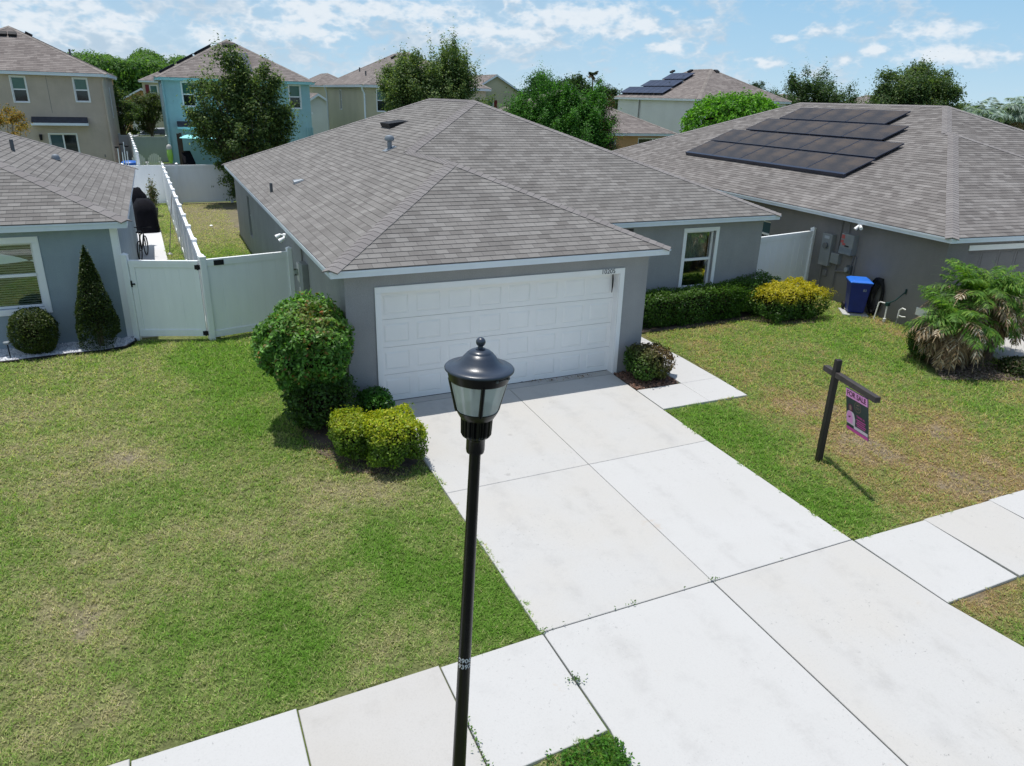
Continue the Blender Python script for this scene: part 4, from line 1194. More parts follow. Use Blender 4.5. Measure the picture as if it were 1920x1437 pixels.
mb = MB(); mb.box(.98, .275, 2.09, 6.0, .298, 2.22); mb.build('door_trim', 'paint_white', NR)
mb = MB()
for j in range(4):
    for i in range(8):
        a = 1.02 + i * .6075; c = -.1 + j * .545; mb.box(a, .46, c, a + .6, .49, c + .54); mb.box(a + .08, .452, c + .1, a + .52, .459, c + .44)
mb.build('garage_door', 'stucco_taupe', NR)
window(NR, FW, *SW, trim=.0, recess=.05, upper='pane_teal')  # upper sash: teal reflection painted in as the pane's base colour
# fittings on the side wall (x = .3, outward = -x)
def wb(y0, y1, z0, z1, d, mat, nm, par=NR, d0=.002, bv=.01): return MB().box(.3 - d, y0, z0, .3 - d0, y1, z1).build(nm, mat, par, bevel=bv)
b1 = wb(4.02, 4.42, .93, 1.86, .16, 'grey_metal', 'electric_panel'); MB().cyl((.14, 4.2, 1.52), (.07, 4.2, 1.52), .085, n=18).build('meter_dial', 'dark_grey_metal', b1)
MB().box(.132, 4.12, 1.72, .139, 4.32, 1.8).build('label_plate', 'grey_sticker', b1)
wb(3.66, 3.98, 1.06, 1.36, .14, 'grey_metal', 'junction_box')
b2 = wb(3.16, 3.64, 1.42, 1.98, .19, 'grey_metal', 'inverter_box'); MB().box(.095, 3.16, 1.42, .109, 3.64, 1.60).build('inverter_cover', 'galvanised', b2)
mb = MB()
for a, b, c, d in ((3.50, 3.62, 1.84, 1.95), (3.52, 3.63, 1.72, 1.80), (3.44, 3.56, 1.66, 1.72)): mb.box(.106, a, c, .1095, b, d)
mb.build('warning_label', 'red_sticker', b2); MB().box(.106, 3.30, 1.63, .1095, 3.46, 1.67).build('label_plate', 'text_black', b2)
b3 = wb(3.16, 3.34, .88, 1.12, .10, 'dark_grey_metal', 'disconnect_box'); MB().cyl((.2, 3.27, 1.0), (.13, 3.27, 1.0), .07, n=16).build('meter_dial', 'galvanised', b3)
wb(4.12, 4.26, .62, .80, .07, 'conduit_grey', 'cable_box')
for p in ([(.25, 4.36, -.02), (.25, 4.36, .93)], [(.25, 3.78, -.02), (.25, 3.80, 1.06)], [(.27, 3.86, 1.36), (.27, 3.86, 2.35)], [(.27, 3.56, 1.98), (.27, 3.57, 2.35)], [(.25, 3.78, .84), (.25, 3.34, .92)], [(.27, 3.25, 1.12), (.27, 3.2, 1.42)], [(.27, 3.12, .2), (.27, 3.12, 1.4)]):
    MB().tube(p, .022, 8).build('conduit', 'conduit_grey', NR)
mb = MB(); mb.box(.02, 2.9, 2.24, .06, 3.02, 2.34); mb.cyl((0, 2.96, 2.3), (-.09, 2.98, 2.2), .035, .05, 12); mb.cyl((0, 2.9, 2.3), (-.08, 2.78, 2.25), .03, .045, 12); mb.build('floodlight', 'paint_white', NR, True)
wb(.42, .78, .36, .56, .02, 'paint_white', 'wall_vent', bv=.003)
mb = MB(); mb.box(.72, .2, 1.74, .82, .298, 1.80).cyl((.77, .17, 1.78), (.77, .17, 1.62), .07, .05, 10); mb.build('wall_lantern', 'black_plastic', NR, True)
mb = MB(); slab(mb, [rloc(.9, .4), rloc(.6, -1.0), rloc(.3, -5.4), rloc(6.6, -5.4), rloc(6.2, .4)], ci=0)
tag(mb.build('driveway', ['concrete']), 'pale concrete driveway of the right house, mostly hidden by the palm', 'driveway', kind='structure')

# solar panels, each its own thing resting on the roof slope
TR = Matrix.Translation((RH[0], RH[1], 0)) @ Matrix.Rotation(RH[2], 4, 'Z')
def solar_panel(T, L, w, par, cells='solar_cells', th=.04, lift=.13, name='solar_panel'):
    f = MB(); e = .02
    f.box(-w / 2, -L / 2, lift - th, w / 2, -L / 2 + e, lift); f.box(-w / 2, L / 2 - e, lift - th, w / 2, L / 2, lift); f.box(-w / 2, -L / 2 + e, lift - th, -w / 2 + e, L / 2 - e, lift); f.box(w / 2 - e, -L / 2 + e, lift - th, w / 2, L / 2 - e, lift)
    for y in (-L * .28, L * .28): f.box(-w / 2 + .05, y - .02, .012, w / 2 - .05, y + .02, lift - th + .001)
    o = f.build(name, 'solar_frame', par); o.matrix_basis = T
    MB().box(-w / 2 + e, -L / 2 + e, lift - th + .004, w / 2 - e, L / 2 - e, lift - .004).build('cells', cells, o)
    return o
rows = [('lowest', 1.95, 5.85, 15.15, 5), ('second', 3.09, 5.95, 15.25, 5), ('third', 4.27, 7.05, 14.5, 4), ('top', 5.41, 8.2, 13.9, 3)]
ordn = ['nearest', 'second', 'middle', 'fourth', 'farthest']
for rn, a0, b0, b1_, n in rows:
    L = (b1_ - b0) / n
    for k in range(n):
        pos = {5: ordn, 4: ['nearest', 'second nearest', 'second farthest', 'farthest'], 3: ['nearest', 'middle', 'farthest']}[n][k]
        a = a0 + .535; b = b0 + (k + .5) * L
        T = Matrix.Translation((a, b, ZE2 + S2 * a)) @ Matrix.Rotation(-math.atan(S2), 4, 'Y')
        solar_panel(T, L - .02, 1.135, NR)
T = Matrix.Translation((1.93, 10.5, ZE2 + S2 * 1.93)) @ Matrix.Rotation(-math.atan(S2), 4, 'Y')
o = MB(T).box(-.06, -4.65, .02, .035, 4.65, .135).build('array_skirt', 'solar_frame', NR, bevel=.01)
# ------------------------------------------------------------------ vinyl fences
def post(par, T, x, h=1.93, w=.125, mat='vinyl_white', cap=True):
    p = MB(T).box(x - w / 2, -w / 2, -.05, x + w / 2, w / 2, h).build('post', mat, par, bevel=.006)
    if cap:
        q = w / 2 + .006; m = MB(T); m.box(x - q, -q, h, x + q, q, h + .02); m.add([(x - q, -q, h + .02), (x + q, -q, h + .02), (x + q, q, h + .02), (x - q, q, h + .02), (x, 0, h + .065)], [(0, 1, 4), (1, 2, 4), (2, 3, 4), (3, 0, 4)])
        m.build('post_cap', mat, p)
    return p


def panel(par, T, x0, x1, h=1.83, z0=.04, mat='vinyl_white', stiles=False, name='panel', bw=.285):
    m = MB(T); m.box(x0, -.042, h - .09, x1, .042, h); m.box(x0, -.036, h - .15, x1, .036, h - .09); m.box(x0, -.036, z0, x1, .036, z0 + .15)
    if stiles: m.box(x0, -.026, z0 + .15, x0 + .11, .026, h - .14); m.box(x1 - .11, -.026, z0 + .15, x1, .026, h - .14)
    a = x0 + (.11 if stiles else 0); b = x1 - (.11 if stiles else 0); n = max(1, round((b - a) / bw)); w = (b - a) / n
    for k in range(n): m.box(a + k * w + .005, -.012, z0 + .15, a + (k + 1) * w - .005, .012, h - .14)
    m.box(a, -.006, z0 + .15, b, .006, h - .14)
    return m.build(name, mat, par, bevel=.003)


def fence(name, label, p0, p1, n, cat='fence', h=1.83, z=None, mat='vinyl_white', ends=(True, True), group=None, zg0=0):
    p0 = Vector((*p0, zg0)); p1 = Vector((*p1, zg0)); L = (p1 - p0).length; t = thing(name, label, cat, p0, math.atan2(p1.y - p0.y, p1.x - p0.x), group)
    st = L / n
    for k in range(n + 1):
        if (k == 0 and not ends[0]) or (k == n and not ends[1]): continue
        post(t, None, k * st, h + .05, mat=mat)
    for k in range(n): panel(t, None, k * st + .06, (k + 1) * st - .06, h, mat=mat)
    return t


def gate(name, label, p0, p1, posts, hinge_x=(), latch=None, h=1.80):
    p0 = Vector((*p0, 0)); p1 = Vector((*p1, 0)); L = (p1 - p0).length; t = thing(name, label, 'gate', p0, math.atan2(p1.y - p0.y, p1.x - p0.x))
    x0, x1 = .075, L - .02
    for x in posts: post(t, None, x * L, 1.9)
    panel(t, None, x0, x1, h, .07, stiles=True, name='gate_leaf')
    for (x, z) in hinge_x:
        m = MB(); m.box(x * L - .07, -.045, z - .05, x * L + .07, -.027, z + .05); m.box(x * L - .02, -.06, z - .06, x * L + .02, -.045, z + .06); m.build('hinge', 'black_plastic', t, bevel=.004)
    if latch:
        x, z = latch; m = MB(); m.box(x - .08, -.06, z - .02, x + .09, -.03, z + .01); m.box(x - .03, -.055, z - .07, x + .03, -.026, z + .07); m.build('latch', 'black_plastic', t, bevel=.004)
    return t


g1 = gate('fence_gate', 'white vinyl gate leaf next to the left house, hung from the middle post', (-4.12, 5.78), (-2.66, 5.26), (0,), [(.985, 1.66), (.985, .14)], (.06, 1.28))
fp = (-2.58, 5.2), (-.66, 5.62)
g2 = fence('fence', 'white vinyl fence section between gate and grey house wall', *fp, 1)
MB().box(.22, -.05, 1.68, .44, -.027, 1.80).build('hinge', 'black_plastic', g2, bevel=.01)
fence('fence', 'long white vinyl fence running back between the two side yards', (-2.60, 5.35), (-3.02, 28.2), 11)
fence('fence', 'white vinyl back fence across the rear of the yards', (-9.5, 28.32), (26.0, 28.32), 15)
L_ = lambda a, b: rloc(a, b)
gt3 = fence('fence', 'short white vinyl fence section beside the long hedge and electric boxes', (11.75, 3.75), L_(.24, 4.95), 1)

# ------------------------------------------------------------------ street lamp
def lamp():
    top = np.array([-1.55, -8.2, 3.95]); ax = np.array([.0411, 0, .99915]); gzl = gz(-8.2)
    base = top - ax * ((top[2] - gzl) / ax[2]); t = thing('street_lamp', 'black street lamp with domed cap and glass lantern on a slim pole', 'street lamp', base)
    t.rotation_euler = Vector((0, 0, 1)).rotation_difference(Vector(ax)).to_euler()
    Ht = float(np.linalg.norm(top - base))        # height of the ball's centre
    zr = Ht - .164                                 # rim of the cap
    m = MB(); z0 = zr - .565
    m.lathe([(.12, -.1), (.12, .02), (.115, .05), (.085, .10), (.075, .5), (.054, .56), (.052, .9), (.047, z0 * .5), (.037, z0 - .08), (.037, z0 + .02)], 28); m.build('pole', 'lamp_black', t, True)
    m = MB(); m.lathe([(.037, z0 - .01), (.056, z0 - .005), (.060, z0 + .015), (.060, z0 + .085), (.066, z0 + .095)], 28); m.build('collar', 'lamp_black', t, True, angle=50)
    m = MB(); n = 80; vs = []; fs = []       # fluted cup
    prof = [(.058, z0 + .09), (.090, z0 + .115), (.092, z0 + .13), (.096, z0 + .235), (.106, z0 + .245)]
    for r, z in prof:
        for i in range(n):
            a = 2 * math.pi * i / n; fl = .006 * (1 if math.cos(a * 20) > 0 else -1) if prof[1][1] < z < prof[-1][1] else 0
            vs.append(((r + fl) * math.cos(a), (r + fl) * math.sin(a), z))
    for k in range(len(prof) - 1):
        for i in range(n): fs.append((k * n + i, k * n + (i + 1) % n, (k + 1) * n + (i + 1) % n, (k + 1) * n + i))
    m.add(vs, fs); m.build('fluted_cup', 'lamp_black', t)
    zb, zt = zr - .275, zr - .072
    m = MB(); m.lathe([(.10, z0 + .235), (.109, z0 + .243), (.122, z0 + .265), (.134, zb), (.124, zb + .004), (.0, zb - .01)], 40); m.build('lower_ring', 'lamp_black', t, True)
    m = MB(); m.lathe([(.128, zb), (.178, zt)], 48); m.build('lamp_glass', 'lamp_glass', t, True)
    m = MB(); m.lathe([(.172, zt), (.184, zt - .002), (.188, zt + .01), (.202, zr - .004), (.198, zr)], 48); ring = m.build('upper_ring', 'lamp_black', t, True)
    m = MB()
    for a in (-.05, .05): m.box(a - .008, -.20, zr - .035, a + .008, -.19, zr - .022)
    m.box(-.03, -.199, zr - .03, .03, -.192, zr - .026)
    mo = m.build('name_plate', 'dark_grey_metal', ring); mo.rotation_euler = (0, 0, .42)
    for k in range(4):
        a = k * math.pi / 2 + math.radians(-104); c, s = math.cos(a), math.sin(a)
        m = MB(); m.tube([(.128 * c, .128 * s, zb - .005), (.179 * c, .179 * s, zt + .01)], .013, 6); m.build('glass_rib', 'lamp_black', t)
    m = MB()
    m.lathe([(.196, zr - .012), (.213, zr - .010), (.215, zr), (.208, zr + .008), (.178, zr + .012), (.155, zr + .018), (.135, zr + .030), (.118, zr + .048), (.098, zr + .074), (.080, zr + .094), (.074, zr + .096), (.073, zr + .100), (.060, zr + .110), (.042, zr + .117), (.022, zr + .119)], 56); m.build('cap', 'lamp_cap', t, True, angle=60)
    m = MB(); m.lathe([(.028, zr + .116), (.030, zr + .124), (.016, zr + .128), (.014, zr + .140)], 24)
    R = .0295; m.lathe([(R * math.sin(q), zr + .164 - R * math.cos(q)) for q in [math.radians(18 + k * 9) for k in range(18)]] + [(0, zr + .164 + R)], 28); m.build('finial', 'lamp_cap', t, True, angle=60)
    m = MB(); m.lathe([(.03, zb), (.03, zb + .05), (.018, zb + .06), (.018, zt - .02)], 16); m.build('lamp_socket', 'pvc_white', t, True)
    # number stuck round the pole
    zn = z0 - 1.66; yaw = math.atan2(CAM[0] - base[0], -(CAM[1] - base[1]))
    for txt, dz in (('2906', .028), ('9392', -.024)):
        text_obj(txt, .052, 'text_white', t, Matrix.Translation((0, 0, zn + dz)) @ Matrix.Rotation(yaw + .02, 4, 'Z'), 'pole_number', .0005, wrap_r=.0478, xscale=1.0, bold=.0008)
    return t


lamp()

# ------------------------------------------------------------------ for sale sign
def sign():
    b = np.array([6.255, -4.345]); zb = gz(b[1]); d = np.array([-.2766, -.961]); t = thing('sale_sign', 'dark wooden post with arm and pink FOR SALE panel on right lawn', 'sign', (b[0], b[1], zb), math.atan2(d[1], d[0]))
    m = MB(); w = .047; m.box(-w, -w, -.1, w, w, 1.79).build('post', 'stained_wood', t, bevel=.012)
    m = MB(); m.box(-.30, -.045, 1.50, -w - .001, .045, 1.59); m.box(w + .001, -.045, 1.50, 1.10, .045, 1.59); m.build('arm', 'arm_wood', t, bevel=.006)
    # panel hangs from the arm, swung a little; its face towards the drive
    T = Matrix.Translation((.60, 0, 1.485)) @ Matrix.Rotation(math.radians(11), 4, 'X') @ Matrix.Rotation(math.radians(-3), 4, 'Y')
    wd, ht = .56, .70
    m = MB(T); m.box(-wd / 2, -.008, -ht - .03, wd / 2, .008, -.03); pn = m.build('panel', 'sign_dark', t)
    m = MB(T)
    for x in (-.2, .2): m.cyl((x, 0, -.04), (x, 0, .03), .006, n=6)
    m.build('chain', 'grey_metal', t)
    # which side faces the camera (local -y or +y)?
    Tw = Matrix.Translation((b[0], b[1], zb)) @ Matrix.Rotation(math.atan2(d[1], d[0]), 4, 'Z')
    n = (Tw.to_3x3() @ Vector((0, -1, 0))); vis = n.dot(Vector(CAM) - Vector((b[0], b[1], 1))) > 0
    for side, on in ((0, vis), (math.pi, not vis)):
        Ts = T @ Matrix.Rotation(side, 4, 'Z'); f = -.0095
        B = lambda x0, z0, x1, z1, mat, nm, dz=0: MB(Ts).box(x0, f - .001 - dz, z0, x1, f + .001 - dz, z1).build(nm, mat, pn)
        B(-wd / 2, -.165, wd / 2, -.03, 'sign_pink', 'top_band')
        text_obj('FOR SALE', .118, 'sign_plum', pn, Ts @ Matrix.Translation((0, f - .003, -.098)), 'lettering', .0008, xscale=.98, bold=.0025)
        B(-.08, -.665, wd / 2, -.615, 'sign_pale', 'lower_band'); B(-wd / 2, -.73, wd / 2, -.675, 'sign_magenta', 'bottom_band')
        m = MB(Ts); seg = 28; R1, R0 = .085, .078
        vs = [(.03 + r * math.cos(2 * math.pi * k / seg), f - .002, -.265 + r * math.sin(2 * math.pi * k / seg)) for r in (R0, R1) for k in range(seg)]
        m.add(vs, [(k, (k + 1) % seg, seg + (k + 1) % seg, seg + k) for k in range(seg)]); m.add([(.0, f - .002, -.235), (.06, f - .002, -.235), (.045, f - .002, -.21), (.03, f - .002, -.222), (.015, f - .002, -.21)], [(0, 1, 2, 3, 4)])
        m.box(-.02, f - .002, -.275, .08, f - .001, -.268); m.box(-.01, f - .002, -.295, .07, f - .001, -.290); m.build('emblem', 'sign_gold', pn)
        text_obj('TANIA A.', .052, 'sign_magenta', pn, Ts @ Matrix.Translation((.11, f - .003, -.42)), 'lettering', .0006, bold=.001)
        m = MB(Ts)
        for k, (wl, zz) in enumerate(((.24, -.475), (.20, -.51), (.26, -.545), (.22, -.58))):
            m.box(.11 - wl / 2, f - .002, zz - .008, .11 + wl / 2, f - .001, zz + .008)
        m.build('small_print', 'sign_magenta', pn)
        # portrait block printed on the left half
        def blob(pts, mat, dz=.002): MB(Ts).add([(x, f - dz, z) for x, z in pts], [tuple(range(len(pts)))]).build('printed_figure', mat, pn)
        blob([(-.27, -.62), (-.05, -.62), (-.04, -.50), (-.07, -.41), (-.13, -.38), (-.19, -.38), (-.25, -.42), (-.28, -.50)], 'sign_pale')
        blob([(-.265, -.60), (-.11, -.60), (-.10, -.50), (-.13, -.41), (-.19, -.39), (-.245, -.43), (-.27, -.50)], 'sign_pink', .003)
        blob([(-.21, -.39), (-.11, -.39), (-.10, -.31), (-.13, -.27), (-.19, -.27), (-.22, -.31)], 'sign_plum', .0025)
        blob([(-.185, -.37), (-.135, -.37), (-.13, -.31), (-.145, -.29), (-.175, -.29), (-.19, -.31)], 'sign_gold', .0035)
        blob([(-.21, -.52), (-.17, -.50), (-.15, -.47), (-.18, -.48), (-.22, -.49)], 'sign_plum', .004)


sign()

# ------------------------------------------------------------------ bushes near the house
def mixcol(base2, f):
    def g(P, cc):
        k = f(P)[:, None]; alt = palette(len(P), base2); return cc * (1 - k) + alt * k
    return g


BR = [(.34, .12, .045), (.24, .09, .04), (.34, .22, .11)]
bush('bush', 'tall leafy green bush with brown tinged leaves at the garage corner', 'bush', (-1.36, -.18, 0), (.80, .80, .78), 22000, .080,
     [(.075, .19, .026), (.11, .26, .04), (.055, .13, .02), (.18, .34, .08)], 2.15, .22, mixcol(BR, lambda P: np.clip((np.exp(-((P[:, 0] - .10) ** 2 + (P[:, 1] + .30) ** 2 + (P[:, 2] - 1.85) ** 2) / .09) * rng.random(len(P)) * .9 + (rng.random(len(P)) > .93) * .7), 0, 1)), zc=1.27, taper=(.62, 1.25), shell=.7)
bush('bush', 'lower dark green growth under the tall bush at the garage corner', 'bush', (-1.20, -.38, 0), (.62, .56, .50), 7000, .065, [(.045, .10, .018), (.06, .13, .022), (.035, .07, .015)], 2.4, .2)
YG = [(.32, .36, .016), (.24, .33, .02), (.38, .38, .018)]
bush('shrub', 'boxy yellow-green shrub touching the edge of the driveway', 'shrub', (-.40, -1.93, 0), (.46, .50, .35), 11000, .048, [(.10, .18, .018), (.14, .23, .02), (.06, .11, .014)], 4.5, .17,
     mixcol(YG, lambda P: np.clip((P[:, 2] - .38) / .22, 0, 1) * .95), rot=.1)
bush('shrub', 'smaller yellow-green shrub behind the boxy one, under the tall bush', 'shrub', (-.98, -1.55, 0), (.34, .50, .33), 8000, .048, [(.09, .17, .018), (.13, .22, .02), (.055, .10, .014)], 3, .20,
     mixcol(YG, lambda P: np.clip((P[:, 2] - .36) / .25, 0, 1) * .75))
bush('shrub', 'small bright green sprig of shrub by the corner of the garage door', 'shrub', (-.28, -.38, 0), (.30, .26, .27), 2600, .06, [(.04, .13, .014), (.06, .18, .02)], 2.2, .18, up=.5)
bush('bush', 'round copper and green bush in mulch right of the garage', 'bush', (5.42, -.46, 0), (.46, .42, .345), 5200, .062, [(.045, .11, .014), (.07, .16, .02), (.03, .07, .012)], 2.6, .16,
     mixcol([(.14, .085, .04), (.20, .14, .07), (.09, .05, .03)], lambda P: np.clip(.5 + P[:, 0] * 1.3 + (P[:, 2] - .4) * 1.1, .05, .9)))
bush('topiary', 'dark green cone shaped topiary in white gravel', 'bush', (-4.83, 5.42, 0), (.41, .41, 1.1), 17000, .044, [(.028, .05, .012), (.04, .07, .014), (.06, .085, .02)], 2.4, .10, zc=1.1, shell=.8, up=.5, taper='cone')
bush('topiary', 'dark green ball shaped topiary under the left house window', 'bush', (-6.02, 5.42, 0), (.44, .43, .50), 10000, .044, [(.035, .06, .012), (.055, .085, .014), (.075, .10, .02)], 2.3, .09, shell=.8, up=.5)
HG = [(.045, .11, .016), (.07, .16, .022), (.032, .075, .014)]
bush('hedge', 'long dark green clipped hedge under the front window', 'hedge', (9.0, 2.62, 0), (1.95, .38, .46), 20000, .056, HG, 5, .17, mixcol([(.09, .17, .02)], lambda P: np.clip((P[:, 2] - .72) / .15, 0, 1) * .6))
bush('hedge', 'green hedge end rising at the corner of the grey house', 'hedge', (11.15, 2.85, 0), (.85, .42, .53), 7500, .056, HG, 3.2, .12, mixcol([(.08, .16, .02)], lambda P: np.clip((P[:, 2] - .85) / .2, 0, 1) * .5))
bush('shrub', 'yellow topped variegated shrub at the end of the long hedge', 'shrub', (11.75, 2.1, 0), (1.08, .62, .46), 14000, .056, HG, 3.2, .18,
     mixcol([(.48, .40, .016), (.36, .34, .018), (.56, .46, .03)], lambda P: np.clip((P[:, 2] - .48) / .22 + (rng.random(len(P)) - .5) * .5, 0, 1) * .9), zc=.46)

# ------------------------------------------------------------------ palm clump
def frond(V, CC, base, az, el, L, cols, nl=30, ll=.30, droop=1.6, wid=.016, twist=0):
    s = np.linspace(0, 1, nl); pts = []; p = np.array(base, float); e = el
    for k in range(nl):
        pts.append(p.copy()); dvec = np.array([math.cos(az) * math.cos(e), math.sin(az) * math.cos(e), math.sin(e)]); p = p + dvec * L / nl; e = max(-1.5, e - droop / nl)
    pts = np.array(pts); side = np.array([-math.sin(az), math.cos(az), 0.])
    for k in range(nl - 1):          # rachis
        w = .012 * (1 - s[k]) + .003; d = pts[k + 1] - pts[k]; u = np.cross(d, side); u /= np.linalg.norm(u) + 1e-9
        V.append([pts[k] - side * w, pts[k] + side * w, pts[k + 1] + side * w, pts[k + 1] - side * w]); CC.append(cols[0] * 1.25)
        if s[k] < .12: continue
        prof = math.sin(min(1, s[k] * 1.05 + .12) * math.pi) ** .5 * ll
        for sg in (-1, 1):
            dn = d / (np.linalg.norm(d) + 1e-9); ld = side * sg * .85 + dn * .55 + np.array([0, 0, -.35]) + rng.normal(0, .14, 3) + u * .15; ld /= np.linalg.norm(ld); q = pts[k] + rng.normal(0, .004, 3)
            tip = q + ld * prof * rng.uniform(.8, 1.1) + np.array([0, 0, -prof * .25]); mid = q + ld * prof * .5; ww = np.cross(ld, u); ww = ww / (np.linalg.norm(ww) + 1e-9) * wid / 2
            V.append([q, mid + ww, tip, mid - ww]); CC.append(cols[rng.integers(len(cols))] * rng.uniform(.8, 1.2))


def palm(label, base, h, nlive, ndead, L=1.25, name='palm', live=None, trunk_r=.09, lean=(0, 0), group=None, dead=True, up=(.05, 1.4), wid=.018, ll=.32, deadcol=None):
    t = thing(name, label, 'palm', base, 0, group)
    live = live or [(.06, .14, .02), (.10, .21, .03), (.16, .26, .045)]
    top = np.array([lean[0], lean[1], h]); V = []; CC = []
    for k in range(nlive): frond(V, CC, top + rng.normal(0, .03, 3), k * 2.399 + rng.uniform(-.2, .2), rng.uniform(*up), L * rng.uniform(.8, 1.1), [np.array(c) for c in live], nl=36, ll=ll, droop=rng.uniform(1.0, 1.9), wid=wid)
    np_mesh('fronds', np.array(V).reshape(-1, 3), 4, 'leaves', t, np.array(CC))
    if ndead:
        V = []; CC = []; dc = deadcol or [(.34, .25, .15), (.24, .16, .085), (.42, .36, .27), (.13, .085, .05)]
        for k in range(ndead): frond(V, CC, top + [0, 0, -.1 - .02 * k / ndead], k * 2.399 + 1, rng.uniform(-.6, 1.0), L * rng.uniform(.75, 1.15), [np.array(c) for c in dc], ll=ll * .85, droop=rng.uniform(1.6, 3.2), wid=wid * .8)
        np_mesh('dead_fronds', np.array(V).reshape(-1, 3), 4, 'dead_fronds', t, np.array(CC))
    m = MB(); m.tube([(0, 0, -.1), (lean[0] * .4, lean[1] * .4, h * .5), tuple(top)], [trunk_r * 1.15, trunk_r, trunk_r * .9], 10); m.build('trunk', 'palm_bark', t, True)
    return t


GP = 'palms in the clump on the right lawn'
palm('green palm with drooping dead fronds, leftmost of the clump', (12.75, -2.05, gz(-2.05)), 1.0, 30, 60, 1.3, lean=(-.2, .0), group=GP, wid=.036)
palm('tallest palm of the clump, with grey dead fronds hanging below it', (13.35, -1.85, gz(-1.85)), 1.45, 40, 70, 1.4, lean=(.15, .1), group=GP, wid=.036)
palm('palm at the right edge of the clump, leaning over the driveway', (13.85, -2.15, gz(-2.15)), 1.3, 34, 60, 1.3, lean=(.4, .1), group=GP, wid=.036)
bush('shrub', 'small dark green shrub at the left foot of the palm clump', 'shrub', (12.45, -1.55, gz(-1.5)), (.42, .42, .42), 5000, .05, [(.035, .09, .014), (.06, .12, .018)], 2.3, .15)
bush('shrub', 'low dark plant under the palm clump near the driveway', 'shrub', (13.9, -2.9, gz(-2.9)), (.55, .35, .16), 3500, .06, [(.03, .06, .014), (.05, .08, .02), (.12, .10, .06)], 2.2, .2, up=.6)
scatter_stones('mulch', 'dark bark mulch and litter under the palm clump', [rloc(-1.9, -2.2), rloc(.1, -2.7), rloc(.2, -1.2), rloc(-1.1, -.9)], 3000, .024, [(.07, .05, .04), (.12, .085, .06), (.2, .16, .12)], 'stones', .0, 'mulch')

# ------------------------------------------------------------------ things along the right house wall
def wheelie(name, label, loc, rot, body, lid, group=None, cat='bin'):
    t = thing(name, label, cat, loc, rot, group)
    m = MB(); b0, b1 = .23, .29; d0, d1 = .25, .33; h = .92
    m.add([(-b0, -d0, .03), (b0, -d0, .03), (b0, d0, .03), (-b0, d0, .03), (-b1, -d1, h), (b1, -d1, h), (b1, d1, h), (-b1, d1, h)], [(0, 3, 2, 1), (0, 1, 5, 4), (1, 2, 6, 5), (2, 3, 7, 6), (3, 0, 4, 7), (4, 5, 6, 7)])
    m.build('body', body, t, bevel=.025)
    m = MB(); m.box(-b1 - .015, -d1 - .015, h - .06, b1 + .015, d1 + .015, h - .001); m.build('rim', body, t, bevel=.01)
    m = MB(); q = .035; m.add([(-b1 - q, -d1 - q, h + .002), (b1 + q, -d1 - q, h + .002), (b1 + q, d1 + q, h + .002), (-b1 - q, d1 + q, h + .002), (-b1 - q, -d1 - q, h + .035), (b1 + q, -d1 - q, h + .035), (b1 + q, d1 + q, h + .045), (-b1 - q, d1 + q, h + .045),
        (-b1 + .06, -d1 + .06, h + .075), (b1 - .06, -d1 + .06, h + .075), (b1 - .06, d1 - .04, h + .09), (-b1 + .06, d1 - .04, h + .09)],
        [(0, 1, 5, 4), (1, 2, 6, 5), (2, 3, 7, 6), (3, 0, 4, 7), (4, 5, 9, 8), (5, 6, 10, 9), (6, 7, 11, 10), (7, 4, 8, 11), (8, 9, 10, 11), (0, 3, 2, 1)])
    m.build('lid', lid, t, bevel=.012)
    MB().tube([(-.24, d1 + .03, h - .02), (-.24, d1 + .09, h + .0), (.24, d1 + .09, h + .0), (.24, d1 + .03, h - .02)], .015, 8).build('handle', body, t, True)
    for x in (-.27, .27): MB().cyl((x - .03, d1 - .02, .11), (x + .03, d1 - .02, .11), .11, n=18).build('wheel', 'black_plastic', t)
    return t


bp = rloc(-.18, 2.36)
bn = wheelie('wheelie_bin', 'blue wheelie bin with bright blue lid against the right house wall', (bp[0], bp[1], .034), RH[2] - .55, 'blue_bin', 'blue_lid'); bn.scale = (.9, .9, .93)
text_obj('83', .1, 'grey_sticker', bn, Matrix.Translation((.12, -.335, .72)), 'bin_number', .001)
m = MB(Matrix.Translation((bp[0], bp[1], 0)) @ Matrix.Rotation(RH[2] - .55, 4, 'Z')); m.box(-.34, -.36, -.03, .32, .34, .03); tag(m.build('paving_slab', 'kerb_concrete', bevel=.01), 'pale concrete paving slab under the blue bin', 'paving slab')
# hose hung in a tall coil
t = thing('garden_hose', 'coil of black garden hose hanging beside the blue bin', 'garden hose', (*rloc(.3, 2.08), 0), RH[2])
m = MB()
for k in range(11):
    ph = k * .05; cx, cz, rx, rz_ = rng.normal(0, .012), .53 + rng.normal(0, .012), .20 + .012 * (k % 4) + rng.normal(0, .01), .46 + .015 * (k % 4)
    pts = [(-.06 - .018 * (k % 5), cx + rx * math.sin(a), cz + rz_ * math.cos(a)) for a in np.linspace(0, 2 * math.pi, 30)]
    m.tube(pts, .013, 6)
for k in range(5): m.tube([(-.10, -.12 + .05 * k, .95), (-.14, -.02 + .03 * k, .6), (-.13, .10 - .05 * k, .15)], .013, 6)
m.build('hose', 'black_plastic', t, True); m = MB(); m.box(-.10, -.09, .84, -.002, .09, 1.02); m.build('hose_hanger', 'black_plastic', t, bevel=.02)
